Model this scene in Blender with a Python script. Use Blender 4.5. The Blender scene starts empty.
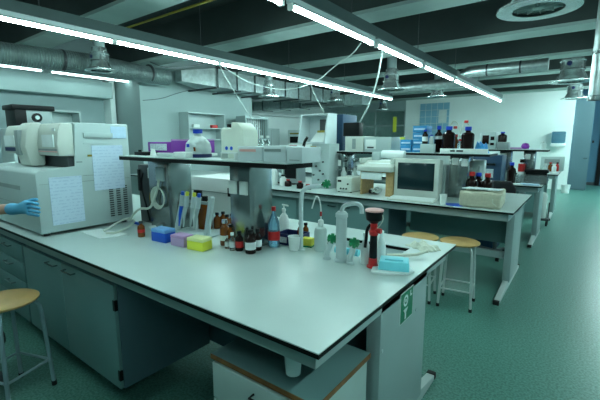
import bpy, bmesh, math, random
from mathutils import Vector, Matrix
random.seed(7)
S = bpy.context.scene
C = S.collection
PI = math.pi

# ------------------------------------------------------------------ camera geometry
H = 1.55
RX = Vector((0.8015283, 0.5979569, 0.0))
UP = Vector((-0.0932589, 0.1250084, 0.9877630))
FW = Vector((-0.5906397, 0.7917199, -0.1559626))

def ray(u, v):
    return RX * (u - 300) + UP * (200 - v) + FW * 380

def G(u, v, z):
    """point of the horizontal surface at height z seen at u, v"""
    d = ray(u, v); t = (z - H) / d.z
    return (d.x * t, d.y * t)

def mpp(x, y, z):
    return (Vector((x, y, z - H)).dot(FW)) / 380.0

# ------------------------------------------------------------------ materials
def mat(name, col, rough=0.5, metal=0.0, var=0.06, scale=8.0, emit=None, est=0.0, trans=0.0, alpha=1.0, bump=0.0, spec=0.5, ior=1.45):
    m = bpy.data.materials.new(name); m.use_nodes = True
    n = m.node_tree.nodes; l = m.node_tree.links
    b = n['Principled BSDF']
    b.inputs['Roughness'].default_value = rough
    b.inputs['Metallic'].default_value = metal
    b.inputs['Specular IOR Level'].default_value = spec
    b.inputs['Transmission Weight'].default_value = trans
    b.inputs['IOR'].default_value = ior
    b.inputs['Alpha'].default_value = alpha
    tc = n.new('ShaderNodeTexCoord'); ns = n.new('ShaderNodeTexNoise')
    ns.inputs['Scale'].default_value = scale; ns.inputs['Detail'].default_value = 3
    l.new(tc.outputs['Object'], ns.inputs['Vector'])
    r = n.new('ShaderNodeValToRGB')
    r.color_ramp.elements[0].position = 0.3; r.color_ramp.elements[1].position = 0.7
    r.color_ramp.elements[0].color = (*[c * (1 - var) for c in col], 1)
    r.color_ramp.elements[1].color = (*[min(1, c * (1 + var)) for c in col], 1)
    l.new(ns.outputs['Fac'], r.inputs['Fac']); l.new(r.outputs['Color'], b.inputs['Base Color'])
    if bump:
        bp = n.new('ShaderNodeBump'); bp.inputs['Strength'].default_value = bump
        bp.inputs['Distance'].default_value = 0.01
        l.new(ns.outputs['Fac'], bp.inputs['Height']); l.new(bp.outputs['Normal'], b.inputs['Normal'])
    if emit:
        b.inputs['Emission Color'].default_value = (*emit, 1); b.inputs['Emission Strength'].default_value = est
    return m

TUBE = 26.0
M = dict(
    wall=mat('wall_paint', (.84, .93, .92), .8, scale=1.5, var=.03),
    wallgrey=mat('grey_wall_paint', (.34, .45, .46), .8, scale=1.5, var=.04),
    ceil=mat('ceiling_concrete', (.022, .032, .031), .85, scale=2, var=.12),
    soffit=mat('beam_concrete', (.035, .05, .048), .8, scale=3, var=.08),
    cwall=mat('corridor_paint', (.08, .19, .27), .8, scale=1.5),
    top=mat('white_laminate', (.50, .60, .585), .3, scale=5, var=.02),
    edge=mat('black_laminate_core', (.004, .005, .005), .5, spec=.15),
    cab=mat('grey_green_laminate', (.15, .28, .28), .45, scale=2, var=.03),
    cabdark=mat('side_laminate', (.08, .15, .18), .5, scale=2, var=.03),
    frame=mat('grey_painted_steel', (.32, .42, .42), .4, scale=3, var=.03),
    pedfront=mat('pale_front_laminate', (.48, .60, .58), .45, var=.03),
    wood=mat('plywood_edge', (.22, .095, .03), .5, scale=30, var=.2),
    seat=mat('beech_ply', (.52, .33, .13), .4, scale=12, var=.12),
    board=mat('chipboard', (.45, .30, .13), .6, scale=40, var=.15),
    stool=mat('blue_grey_tube', (.25, .36, .40), .35, .2),
    stoolw=mat('pale_grey_tube', (.50, .58, .57), .35, .1),
    rubber=mat('black_rubber', (.01, .01, .01), .6),
    black=mat('black_plastic', (.006, .007, .008), .4, spec=.2),
    dgrey=mat('dark_grey_plastic', (.05, .06, .065), .45),
    grey=mat('mid_grey_plastic', (.26, .32, .32), .45),
    beige=mat('instrument_beige', (.58, .63, .58), .45, var=.02),
    ltgrey=mat('instrument_grey', (.44, .54, .54), .45, var=.02),
    white=mat('white_plastic', (.78, .84, .82), .4, var=.02),
    paper=mat('paper', (.80, .87, .86), .8, var=.02),
    pblue=mat('bluish_paper', (.52, .68, .84), .75, var=.05, scale=30),
    steel=mat('brushed_steel', (.26, .30, .30), .2, .9, scale=10, var=.1),
    galv=mat('galvanised_sheet', (.42, .50, .50), .35, .8, scale=14, var=.18),
    shiny=mat('bright_galvanised', (.60, .70, .70), .25, .8, scale=9, var=.15),
    chrome=mat('chrome', (.75, .78, .78), .12, 1.0),
    enamel=mat('grey_epoxy_coat', (.55, .65, .66), .3, var=.02),
    green=mat('green_knob', (.01, .26, .10), .35),
    sgreen=mat('safety_green', (.005, .20, .10), .4),
    red=mat('red_plastic', (.55, .02, .02), .35),
    pink=mat('pink_cap', (.75, .38, .36), .5),
    yellow=mat('yellow_plastic', (.78, .80, .07), .4),
    ypipe=mat('yellow_paint', (.30, .24, .02), .5),
    spongey=mat('yellow_sponge', (.75, .70, .10), .9, bump=.6, scale=120),
    blue=mat('blue_plastic', (.01, .10, .62), .35),
    cblue=mat('cap_blue', (.01, .06, .55), .35),
    boxblue=mat('blue_card', (.03, .25, .52), .55, var=.1),
    navy=mat('navy_plastic', (.01, .02, .10), .4),
    navy2=mat('dark_blue_cabinet', (.01, .05, .11), .45),
    purple=mat('purple_card', (.20, .02, .32), .5),
    lilac=mat('lilac_card', (.50, .30, .55), .5),
    pinkbox=mat('mauve_tips', (.55, .38, .62), .5),
    cyan=mat('cyan_plastic', (.22, .78, .90), .4),
    amber=mat('amber_glass', (.26, .075, .012), .12, trans=.35),
    dark=mat('dark_brown_glass', (.012, .005, .004), .15, spec=.25),
    glass=mat('clear_glass', (.85, .93, .93), .05, trans=.92),
    plasc=mat('translucent_plastic', (.68, .78, .76), .35, trans=.35),
    jug=mat('cream_jug_plastic', (.80, .86, .76), .45, trans=.1),
    petblue=mat('clear_blue_plastic', (.25, .50, .65), .08, trans=.7),
    glove=mat('blue_nitrile', (.10, .42, .68), .55),
    skin=mat('skin', (.55, .33, .25), .55),
    coat=mat('white_coat', (.7, .78, .78), .85),
    cloth=mat('cream_canvas', (.50, .49, .38), .85, bump=.3, scale=40, var=.08),
    rag=mat('pale_cloth', (.62, .66, .56), .9, bump=.5, scale=40, var=.1),
    screen=mat('crt_glass', (.012, .03, .035), .12),
    lilacbag=mat('blue_bag_plastic', (.04, .35, .75), .3),
    tube=mat('lamp_tube', (.9, 1, .98), .4, emit=(.69, 1.0, .97), est=TUBE),
    tubedim=mat('dimmed_lamp_tube', (.9, 1, .98), .4, emit=(.69, 1.0, .97), est=TUBE * .18),  # far left row dimmed to tone down the ledge beside it
    tubeboost=mat('boosted_lamp_tube', (.9, 1, .98), .4, emit=(.69, 1.0, .97), est=TUBE * 4.5),  # far tubes of the added aisle row, boosted to lift the back wall
    carton=mat('pale_carton', (.58, .66, .68), .6),
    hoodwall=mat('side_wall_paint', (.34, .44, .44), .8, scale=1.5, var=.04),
    rail=mat('rail_paint', (.05, .085, .085), .4),
    soffitlit=mat('lit_beam_soffit', (.30, .40, .38), .8, scale=3, var=.08),
    cable=mat('grey_cable', (.42, .50, .48), .5),
    tubing=mat('clear_tubing', (.62, .68, .60), .3),
    label=mat('white_label', (.72, .80, .80), .6),
    poster=mat('pale_blue_poster', (.25, .50, .66), .6, var=.02),
    windowglass=mat('pane_glass', (.55, .75, .72), .05, trans=.9),
    jacket=mat('black_fabric', (.01, .011, .014), .9),
)

def floor_mat():
    m = bpy.data.materials.new('speckled_vinyl'); m.use_nodes = True
    n = m.node_tree.nodes; l = m.node_tree.links; b = n['Principled BSDF']
    tc = n.new('ShaderNodeTexCoord')
    a = n.new('ShaderNodeTexNoise'); a.inputs['Scale'].default_value = 70; a.inputs['Detail'].default_value = 2
    c = n.new('ShaderNodeTexNoise'); c.inputs['Scale'].default_value = .9; c.inputs['Detail'].default_value = 3
    for q in (a, c): l.new(tc.outputs['Object'], q.inputs['Vector'])
    r = n.new('ShaderNodeValToRGB')
    r.color_ramp.elements[0].position = .38; r.color_ramp.elements[1].position = .62
    r.color_ramp.elements[0].color = (.05, .16, .128, 1); r.color_ramp.elements[1].color = (.11, .28, .235, 1)
    l.new(a.outputs['Fac'], r.inputs['Fac'])
    mx = n.new('ShaderNodeMixRGB'); mx.blend_type = 'MULTIPLY'; mx.inputs[0].default_value = .35
    r2 = n.new('ShaderNodeValToRGB'); r2.color_ramp.elements[0].color = (.7, .7, .7, 1)
    l.new(c.outputs['Fac'], r2.inputs['Fac']); l.new(r.outputs['Color'], mx.inputs[1]); l.new(r2.outputs['Color'], mx.inputs[2])
    l.new(mx.outputs[0], b.inputs['Base Color'])
    b.inputs['Roughness'].default_value = .36
    return m
M['floor'] = floor_mat()

def lines_mat(name, base, ink, scale, th=.5, axis='Z', var=True):
    """printed rows or ribs: bands broken up by noise"""
    m = bpy.data.materials.new(name); m.use_nodes = True
    n = m.node_tree.nodes; l = m.node_tree.links; b = n['Principled BSDF']; b.inputs['Roughness'].default_value = .6
    tc = n.new('ShaderNodeTexCoord'); w = n.new('ShaderNodeTexWave'); w.bands_direction = axis
    w.inputs['Scale'].default_value = scale
    l.new(tc.outputs['Object'], w.inputs['Vector'])
    r = n.new('ShaderNodeValToRGB'); r.color_ramp.interpolation = 'CONSTANT' if var else 'LINEAR'
    r.color_ramp.elements[0].color = (1, 1, 1, 1) ; r.color_ramp.elements[1].color = (0, 0, 0, 1)
    r.color_ramp.elements[1].position = 1 - th if var else 1
    l.new(w.outputs['Fac'], r.inputs['Fac'])
    mx = n.new('ShaderNodeMixRGB'); mx.inputs[1].default_value = (*ink, 1); mx.inputs[2].default_value = (*base, 1)
    if var:
        ns = n.new('ShaderNodeTexNoise'); ns.inputs['Scale'].default_value = 60
        l.new(tc.outputs['Object'], ns.inputs['Vector'])
        mt = n.new('ShaderNodeMath'); mt.operation = 'GREATER_THAN'; mt.inputs[1].default_value = .5
        l.new(ns.outputs['Fac'], mt.inputs[0])
        m2 = n.new('ShaderNodeMath'); m2.operation = 'MAXIMUM'
        l.new(mt.outputs[0], m2.inputs[0]); l.new(r.outputs['Color'], m2.inputs[1]); l.new(m2.outputs[0], mx.inputs[0])
    else:
        l.new(r.outputs['Color'], mx.inputs[0])
    l.new(mx.outputs[0], b.inputs['Base Color'])
    return m
M['print'] = lines_mat('printed_sheet', (.56, .68, .82), (.46, .58, .74), 14, .35)
M['print2'] = lines_mat('printed_label', (.66, .76, .80), (.40, .50, .55), 40, .4)
def flex_mat():
    m = mat('flexible_duct', (.27, .35, .35), .42, .55, var=.2, scale=6)
    n = m.node_tree.nodes; l = m.node_tree.links
    w = n.new('ShaderNodeTexWave'); w.bands_direction = 'Y'; w.inputs['Scale'].default_value = 9
    tc = n.new('ShaderNodeTexCoord'); l.new(tc.outputs['Object'], w.inputs['Vector'])
    bp = n.new('ShaderNodeBump'); bp.inputs['Strength'].default_value = .8; bp.inputs['Distance'].default_value = .02
    l.new(w.outputs['Fac'], bp.inputs['Height']); l.new(bp.outputs['Normal'], n['Principled BSDF'].inputs['Normal'])
    return m
M['flex'] = flex_mat()

# ------------------------------------------------------------------ mesh builder
class B:
    def __init__(s): s.bm = bmesh.new()
    def box(s, x0, x1, y0, y1, z0, z1, bev=0.0, rot=None, top=None):
        v = []
        cx, cy = (x0 + x1) / 2, (y0 + y1) / 2
        for z in (z0, z1):
            k = 1 if (top is None or z == z0) else top
            for x, y in ((x0, y0), (x1, y0), (x1, y1), (x0, y1)):
                v.append(s.bm.verts.new((cx + (x - cx) * k, cy + (y - cy) * k, z)))
        fs = [(3, 2, 1, 0), (4, 5, 6, 7), (0, 1, 5, 4), (1, 2, 6, 5), (2, 3, 7, 6), (3, 0, 4, 7)]
        F = [s.bm.faces.new([v[i] for i in f]) for f in fs]
        if bev:
            es = list({e for f in F for e in f.edges})
            r = bmesh.ops.bevel(s.bm, geom=es, offset=bev, segments=2, profile=.5, affect='EDGES')
            v = [w for w in v if w.is_valid] + [w for w in r['verts'] if w.is_valid]
            v = list(set(v))
        if rot:
            bmesh.ops.rotate(s.bm, verts=v, cent=rot[0], matrix=Matrix.Rotation(rot[1], 3, rot[2]))
        return s
    def prism(s, pts, axis, a, b, bev=0.0):
        """polygon pts in the plane normal to axis, extruded a..b"""
        def mk(p, q):
            return {'x': (q, p[0], p[1]), 'y': (p[0], q, p[1]), 'z': (p[0], p[1], q)}[axis]
        v0 = [s.bm.verts.new(mk(p, a)) for p in pts]; v1 = [s.bm.verts.new(mk(p, b)) for p in pts]
        F = [s.bm.faces.new(v0), s.bm.faces.new(v1)]
        n = len(pts)
        for i in range(n): F.append(s.bm.faces.new((v0[i], v0[(i + 1) % n], v1[(i + 1) % n], v1[i])))
        if bev:
            es = list({e for f in F for e in f.edges})
            bmesh.ops.bevel(s.bm, geom=es, offset=bev, segments=2, profile=.5, affect='EDGES')
        return s
    def lathe(s, prof, n=20, c=(0, 0, 0), sx=1, sy=1):
        rings = []
        for r, z in prof:
            if r < 1e-6: rings.append([s.bm.verts.new((c[0], c[1], c[2] + z))])
            else: rings.append([s.bm.verts.new((c[0] + sx * r * math.cos(2 * PI * i / n), c[1] + sy * r * math.sin(2 * PI * i / n), c[2] + z)) for i in range(n)])
        for a, b in zip(rings, rings[1:]):
            for i in range(n):
                j = (i + 1) % n
                if len(a) == 1 and len(b) == 1: continue
                if len(a) == 1: s.bm.faces.new((a[0], b[i], b[j]))
                elif len(b) == 1: s.bm.faces.new((a[i], a[j], b[0]))
                else: s.bm.faces.new((a[i], a[j], b[j], b[i]))
        return s
    def tube(s, pts, r, n=8, smooth=0):
        P = [Vector(p) for p in pts]
        for _ in range(smooth):
            Q = [P[0]]
            for a, b in zip(P, P[1:]): Q += [a * .75 + b * .25, a * .25 + b * .75]
            Q.append(P[-1]); P = Q
        rr = r if isinstance(r, (list, tuple)) else [r] * len(P)
        rings = []; last = None
        for i, p in enumerate(P):
            t = (P[min(i + 1, len(P) - 1)] - P[max(i - 1, 0)]).normalized()
            a = last if last is not None else (Vector((0, 0, 1)) if abs(t.z) < .9 else Vector((1, 0, 0)))
            a = (a - t * a.dot(t))
            if a.length < 1e-4: a = t.orthogonal()
            a.normalize(); last = a; b = t.cross(a)
            q = rr[min(i, len(rr) - 1)]
            rings.append([s.bm.verts.new(p + (a * math.cos(2 * PI * k / n) + b * math.sin(2 * PI * k / n)) * q) for k in range(n)])
        for a, b in zip(rings, rings[1:]):
            for k in range(n): s.bm.faces.new((a[k], a[(k + 1) % n], b[(k + 1) % n], b[k]))
        s.bm.faces.new(rings[0][::-1]); s.bm.faces.new(rings[-1])
        return s
    def obj(s, name, m, parent=None, smooth=None, loc=None):
        bmesh.ops.recalc_face_normals(s.bm, faces=s.bm.faces)
        me = bpy.data.meshes.new(name); s.bm.to_mesh(me); s.bm.free()
        me.materials.append(M[m] if isinstance(m, str) else m)
        o = bpy.data.objects.new(name, me); C.objects.link(o)
        for p in me.polygons: p.use_smooth = True
        try: me.set_sharp_from_angle(angle=math.radians(35))
        except Exception: pass
        if parent: o.parent = parent
        if loc: o.location = loc
        return o

def pieces(b, name, m, parent):
    """link every separate piece of the builder as a part of its own"""
    bm = b.bm; bmesh.ops.remove_doubles(bm, verts=bm.verts[:], dist=1e-6); seen = set(); res = []
    for v in bm.verts:
        if v in seen: continue
        st = [v]; grp = []; seen.add(v)
        while st:
            w = st.pop(); grp.append(w)
            for e in w.link_edges:
                q = e.other_vert(w)
                if q not in seen: seen.add(q); st.append(q)
        n = B(); mp = {w: n.bm.verts.new(w.co) for w in grp}
        for f in {f for w in grp for f in w.link_faces}: n.bm.faces.new([mp[w] for w in f.verts])
        res.append(n.obj(name, m, parent))
    bm.free()
    return res

def thing(name, label, cat, loc=(0, 0, 0), rz=0, group=None):
    o = bpy.data.objects.new(name, None); C.objects.link(o); o.empty_display_size = .1
    o.location = loc; o.rotation_euler = (0, 0, rz); o['label'] = label; o['category'] = cat
    if group: o['group'] = group
    return o
def tag(o, label, cat, group=None):
    o['label'] = label; o['category'] = cat
    if group: o['group'] = group
    return o
def struct(o): o['kind'] = 'structure'; return o
def dup(root, loc, label=None, rz=None, group=None):
    def rec(o, par):
        c = o.copy(); C.objects.link(c); c.parent = par
        for ch in list(o.children): rec(ch, c)
        return c
    r = rec(root, None); r.location = loc
    if rz is not None: r.rotation_euler = (0, 0, rz)
    if label: r['label'] = label
    if group: r['group'] = group
    return r

# ================================================================== SETTING
struct(B().box(-10.5, 4.0, -3.0, 19, -.1, 0).obj('floor', 'floor'))
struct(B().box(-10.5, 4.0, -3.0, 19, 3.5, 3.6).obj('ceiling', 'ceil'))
k = 1
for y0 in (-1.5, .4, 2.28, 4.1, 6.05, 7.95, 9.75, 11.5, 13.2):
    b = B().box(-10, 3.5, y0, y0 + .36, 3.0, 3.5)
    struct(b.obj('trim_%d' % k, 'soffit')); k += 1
    struct(B().box(-10, 3.5, y0 - .01, y0 + .37, 2.96, 2.999).obj('trim_%d' % k, 'soffitlit')); k += 1  # pale slab added: lit underside put into colour against the dark beam sides
# walls
struct(B().box(-5.72, -.38, 14.5, 14.7, 0, 3.5).obj('wall_back', 'wall'))
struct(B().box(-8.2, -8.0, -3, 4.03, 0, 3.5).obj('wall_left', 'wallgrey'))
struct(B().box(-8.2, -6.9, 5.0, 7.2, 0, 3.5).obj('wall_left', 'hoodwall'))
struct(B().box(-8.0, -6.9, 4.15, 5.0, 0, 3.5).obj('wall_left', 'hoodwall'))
struct(B().box(-9.7, -9.5, 7.2, 14.7, 0, 3.5).obj('wall_left', 'wall'))
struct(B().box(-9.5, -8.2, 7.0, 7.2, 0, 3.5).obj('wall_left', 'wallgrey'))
struct(B().box(-9.5, -5.72, 16.6, 16.8, 0, 3.5).obj('wall_back', 'wall'))
struct(B().box(-5.72, -5.55, 14.7, 16.6, 0, 3.5).obj('wall_back', 'wall'))
struct(B().box(3.4, 3.6, -3, 19, 0, 3.5).obj('wall_right', 'wallgrey'))
struct(B().box(-8, 3.4, -3.2, -3, 0, 3.5).obj('wall_front', 'wallgrey'))
struct(B().box(-.38, 3.4, 16.6, 16.8, 0, 3.5).obj('wall_corridor', 'cwall'))
struct(B().box(-.42, -.38, 14.7, 16.6, 0, 3.5).obj('wall_corridor', 'cwall'))
struct(B().box(-.38, 3.4, 16.57, 16.6, 0, .1).obj('baseboard_corridor', 'dgrey'))
# pale ledge boxing high on the left wall
struct(B().box(-8.0, -7.62, -3, 4.0, 2.36, 2.66).obj('trim_40', 'hoodwall'))
struct(B().box(-8.0, -7.72, 4.0, 4.1, 0, 2.75).obj('trim_41', 'wall'))
# glazed screens
def glazed(name, axis, at, a0, a1, z0, z1, nm, bars, m='frame'):
    """at = wall coordinate, a0..a1 along wall"""
    f = B()
    def bx(u0, u1, q0, q1):
        if axis == 'x': f.box(at - .03, at + .03, u0, u1, q0, q1)
        else: f.box(u0, u1, at - .03, at + .03, q0, q1)
    bx(a0, a1, z0, z0 + .06); bx(a0, a1, z1 - .08, z1)
    for t in [0, 1] + bars:
        c = a0 + (a1 - a0) * t; c = min(max(c, a0 + .03), a1 - .03); bx(c - .03, c + .03, z0 + .06, z1 - .08)
    bx(a0 + .06, a1 - .06, 2.08, 2.14)
    fr = struct(f.obj(nm, m))
    g = B()
    if axis == 'x': g.box(at - .004, at + .004, a0 + .04, a1 - .04, z0 + .05, z1 - .06)
    else: g.box(a0 + .04, a1 - .04, at - .004, at + .004, z0 + .05, z1 - .06)
    g.obj('pane', 'windowglass', fr)
    return fr
glazed('w', 'x', -8.02, 4.1, 4.98, 0, 2.75, 'window_1', [])
struct(B().box(-9.6, -9.4, 3.0, 7.0, 0, 3.5).obj('wall_side_room', 'wallgrey'))
struct(B().box(-9.4, -8.2, 3.0, 3.1, 0, 3.5).obj('wall_side_room', 'wallgrey'))
struct(B().box(-8.05, -7.98, 4.03, 5.0, 2.75, 3.5).obj('wall_left', 'wallgrey'))
glazed('w', 'y', 14.55, -9.5, -5.72, 0, 2.75, 'window_2', [.33, .66])
struct(B().box(-9.5, -5.72, 14.5, 14.6, 2.75, 3.5).obj('wall_back', 'wallgrey'))
# yellow marker strips on the glazing
tag(B().box(-7.995, -7.98, 4.44, 4.53, 1.93, 2.2).obj('sign_strip', 'yellow'), 'narrow yellow vertical sign on the glazed screen behind the grey instrument', 'sign')
tag(B().box(-6.22, -6.08, 14.49, 14.51, 1.86, 2.45).obj('sign_strip', 'yellow'), 'narrow yellow vertical sign on the glazed screen beside the white back wall', 'sign')
# open corridor door leaf and far dark door
d = struct(B().box(-.36, .1, 14.62, 14.68, .02, 2.9).obj('door_1', 'cabdark'))
B().tube([(.05, 14.6, 1.0), (.05, 14.57, 1.0), (-.05, 14.57, 1.0)], .01).obj('door_handle', 'steel', d)
d = struct(B().box(.35, .47, 16.5, 16.6, 0, 2.2).box(1.35, 1.47, 16.5, 16.6, 0, 2.2).box(.35, 1.47, 16.5, 16.6, 2.1, 2.22).obj('door_2', 'black'))
B().box(.47, 1.35, 16.53, 16.58, .02, .9).obj('door_panel', 'cwall', d)
B().box(.47, 1.35, 16.54, 16.57, .9, 2.1).obj('pane', 'windowglass', d)
tag(B().box(.15, .2, 16.58, 16.6, 1.45, 1.53).obj('light_switch', 'black'), 'small dark switch on the blue corridor wall left of the far door', 'switch')

# ================================================================== LIGHTS
def light_proto():
    t = thing('strip_light', '', 'light')
    B().box(-.035, .035, 0, 1.5, .045, .085).obj('housing', 'enamel', t)
    B().prism([(-.04, .028), (.04, .028), (.03, .046), (-.03, .046)], 'y', .02, 1.48).obj('reflector', 'grey', t)
    B().tube([(0, .03, .012), (0, 1.47, .012)], .0125, 10).obj('tube', 'tube', t)
    for y in (0, 1.47):
        B().box(-.026, .026, y, y + .03, -.008, .045, .006).obj('end_cap', 'white', t)
    return t
LP = light_proto(); used = False
ordn = ['first', 'second', 'third', 'fourth', 'fifth', 'sixth', 'seventh', 'eighth', 'ninth', 'tenth']
# rows: X, z(tube), start Y, count, pitch, description
rows = [(-2.03, 2.6, -.6, 8, 1.59, 'right-hand ceiling light row'), (-4.27, 2.6, -.7, 7, 1.5, 'middle ceiling light row'),
        (-7.28, 2.66, -.4, 3, 1.59, 'far left light row'), (.95, 2.6, -1.0, 10, 1.6, 'unseen fill light row added above the aisle')]  # aisle row is added out of view to brighten back wall and floor
for X, z, ys, n, pt, nm in rows:
    for i in range(n):
        y = ys + i * pt
        p = G  # noqa
        # skip the ones behind the camera's reach but keep their light
        lab = '%s lit strip from the near end of the %s' % (ordn[i], nm)
        if not used: r = LP; r.location = (X, y, z); r['label'] = lab; used = True
        else: r = dup(LP, (X, y, z), lab)
        r['group'] = 'fluorescent strips of the ' + nm
        if 'far left' in nm or 'aisle' in nm:
            for ch in r.children:
                if ch.name.startswith('tube'):
                    ch.data = ch.data.copy(); ch.data.materials[0] = M['tubedim' if 'far left' in nm else ('tubeboost' if i > 6 else 'tube')]
    L = n * pt
    r = thing('light_rail', 'long grey suspended rail carrying the %s' % nm, 'rail', (X, ys - .1, z + .085))
    B().box(-.055, .055, 0, L, .0, .10).obj('trunking', 'rail', r)
    h = B()
    for q in [.5 + 1.9 * j for j in range(int(L / 1.9))]:
        h.tube([(0, q, .1), (0, q, 3.5 - z - .085)], .005, 6)
    pieces(h, 'hanger_rod', 'dgrey', r)

def lamp(name, loc, size, power, col, rot):
    d = bpy.data.lights.new(name, 'AREA'); d.shape = 'RECTANGLE'; d.size, d.size_y = size; d.energy = power; d.color = col
    o = bpy.data.objects.new(name, d); C.objects.link(o); o.location = loc; o.rotation_euler = rot
    return o
lamp('corridor_daylight', (3.3, 15.6, 1.8), (1.6, 1.8), 9, (.22, .55, 1), (0, PI / 2, 0))

w = bpy.data.worlds.new('world'); S.world = w; w.use_nodes = True
w.node_tree.nodes['Background'].inputs[0].default_value = (.35, .55, .55, 1)
w.node_tree.nodes['Background'].inputs[1].default_value = .1

# ================================================================== CEILING SERVICES
r = thing('flexible_duct', 'long ribbed grey flexible air duct running along the left wall', 'duct', (-6.5, 0, 2.74))
B().tube([(0, y * .25 - 2, .02 * math.sin(y * .7)) for y in range(27)], .15, 20).obj('duct_body', 'flex', r)
bnd = B()
for y in (-.6, 1.2, 2.65, 4.1): bnd.tube([(0, y, 0), (0, y + .03, 0)], .165, 20)
pieces(bnd, 'clamp_band', 'dgrey', r)
r = thing('sheet_metal_duct', 'rectangular galvanised duct that continues the ribbed flexible one', 'duct', (-6.5, 4.8, 2.78))
b = B()
v0 = [(-.1, -.05, -.1), (.1, -.05, -.1), (.1, -.05, .1), (-.1, -.05, .1)]
v1 = [(-.25, .55, -.16), (.35, .55, -.16), (.35, .55, .2), (-.25, .55, .2)]
vs = [b.bm.verts.new(p) for p in v0 + v1]
for f in ((0, 1, 2, 3), (4, 5, 6, 7), (0, 1, 5, 4), (1, 2, 6, 5), (2, 3, 7, 6), (3, 0, 4, 7)): b.bm.faces.new([vs[i] for i in f])
b.obj('transition', 'galv', r)
b = B().box(-.25, .35, .55, 4.9, -.16, .2)
b.obj('duct_body', 'galv', r)
b = B()
for y in (.6, 1.15, 1.7, 2.25, 2.8, 3.35, 3.9, 4.5): b.box(-.27, .37, y, y + .04, -.18, .22)
pieces(b, 'flange', 'steel', r)
b = B()
for y in (.35, 1.0, 1.9, 3.1, 4.4): b.box(-.37, .5, y + .1, y + .14, -.22, -.19)
pieces(b, 'support_bar', 'dgrey', r)
# cross duct further back (runs along X)
r = thing('cross_duct', 'round galvanised duct crossing the ceiling beyond the big round vent', 'duct', (0, 7.4, 2.74))
B().tube([(-1.93, 0, 0), (-1.8, 0, 0), (-.6, 0, 0)], [.03, .095, .095], 18).obj('duct_body', 'galv', r)
b = B()
for x in (-1.5, -1.0): b.tube([(x, 0, 0), (x + .025, 0, 0)], .102, 18)
pieces(b, 'clamp_band', 'dgrey', r)
r = thing('cross_duct', 'round galvanised duct crossing between the two ceiling light rows', 'duct', (0, 9.3, 2.83))
B().tube([(-4.1, 0, 0), (-2.2, 0, 0)], .12, 18).obj('duct_body', 'galv', r)
r = thing('spiral_duct', 'low galvanised duct crossing behind the far left partition end', 'duct', (0, 9.9, 2.55))
B().box(-9.4, -5.2, 0, .5, 0, .3).obj('duct_body', 'galv', r)
b = B()
for x in (-9, -8.2, -7.4, -6.6, -5.8): b.box(x, x + .04, -.02, .52, -.02, .32)
pieces(b, 'flange', 'steel', r)
tag(B().box(-9.3, -9.2, 7.5, 12.5, 2.42, 2.46).obj('conduit', 'label'), 'thin pale conduit line high on the far left wall', 'conduit')
for y, nm, xa, xb in ((2.98, 'nearer', -6.2, -2.6), (4.46, 'farther', -4.1, -3.3)):
    tag(B().tube([(xa, y, 3.06), (xb, y, 3.06)], .014, 8).obj('gas_pipe', 'ypipe'), '%s thin yellow gas pipe beneath the dark ceiling' % nm, 'pipe')


def diffuser(label, u, v, z, rad, drop):
    x, y = G(u, v, z)
    t = thing('ceiling_diffuser', label, 'vent', (x, y, z), 0, 'round ceiling air diffusers')
    R = rad
    B().lathe([(R * .62, .0), (R, .0), (R, .018), (R * .80, .04), (R * .62, .02)], 32).obj('flange', 'shiny', t)
    B().lathe([(R * .72, .04), (R * .66, R * .3), (R * .55, R * .5), (R * .55, R * 1.05), (R * .60, R * 1.07), (R * .60, R * 1.14), (R * .5, R * 1.18), (R * .48, R * 1.5), (R * .36, R * 1.55)], 28).obj('hood', 'shiny', t)
    B().lathe([(R * .555, R * .62), (R * .6, R * .62), (R * .6, R * .67), (R * .555, R * .67)], 28).obj('rolled_band', 'steel', t)
    B().tube([(0, 0, R * 1.5), (0, 0, 3.5 - z)], R * .36, 16).obj('neck', 'frame', t)
    b = B()
    for k in range(12):
        a = 2 * PI * k / 12; ca, sa = math.cos(a), math.sin(a)
        b.box(R * .1, R * .62, -.004, .004, .02, .06, rot=((0, 0, 0), a, 'Z'))
    b.lathe([(0, .01), (R * .14, .01), (R * .14, .06), (0, .06)], 16)
    pieces(b, 'vane', 'ltgrey', t)
    B().lathe([(R * .6, .09), (0, .09)], 24).obj('damper', 'black', t)
    # round test port on the hood
    B().tube([(-R * .1, -R * .5, R * .9), (-R * .12, -R * .6, R * .9)], R * .12, 12).obj('port', 'navy', t)
    return t
diffuser('big round swirl air diffuser nearest the camera, cut by the top edge', 538, 10, 2.62, .31, 1)
diffuser('shiny round air diffuser nearest of the three stacked in line at the right', 571, 82, 2.6, .34, 1)
diffuser('shiny round air diffuser in the middle of the three in line at the right', 574, 99, 2.6, .30, 1)
diffuser('small farthest round air diffuser of the three in line at the right', 567, 109, 2.55, .26, 1)
diffuser('shiny round air diffuser hanging in front of the ribbed flexible duct', 101, 71, 2.58, .22, 1)
diffuser('round air diffuser between the two light rows above the white printer', 391, 90, 2.6, .28, 1)
diffuser('round air diffuser above the tall white bottle jug by the sheet metal duct', 269, 97, 2.45, .22, 1)
diffuser('dim round air diffuser above the white instrument hood', 335, 101, 2.6, .24, 1)
diffuser('round air diffuser above the pale blue wall poster', 437, 97, 2.6, .24, 1)
diffuser('small far round air diffuser over the dark glazed screen', 383, 110, 2.6, .24, 1)
for u, v, nm in ((482, 15, 'nearer'), (506, 43, 'farther')):
    x, y = G(u, v, 3.3)
    tag(B().lathe([(0, 0), (.05, 0), (.06, .06), (.05, .2), (0, .2)], 14).obj('ceiling_sensor', 'black', loc=(x, y, 3.3)), '%s small black sensor on the dark ceiling left of the aisle' % nm, 'sensor')
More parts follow.
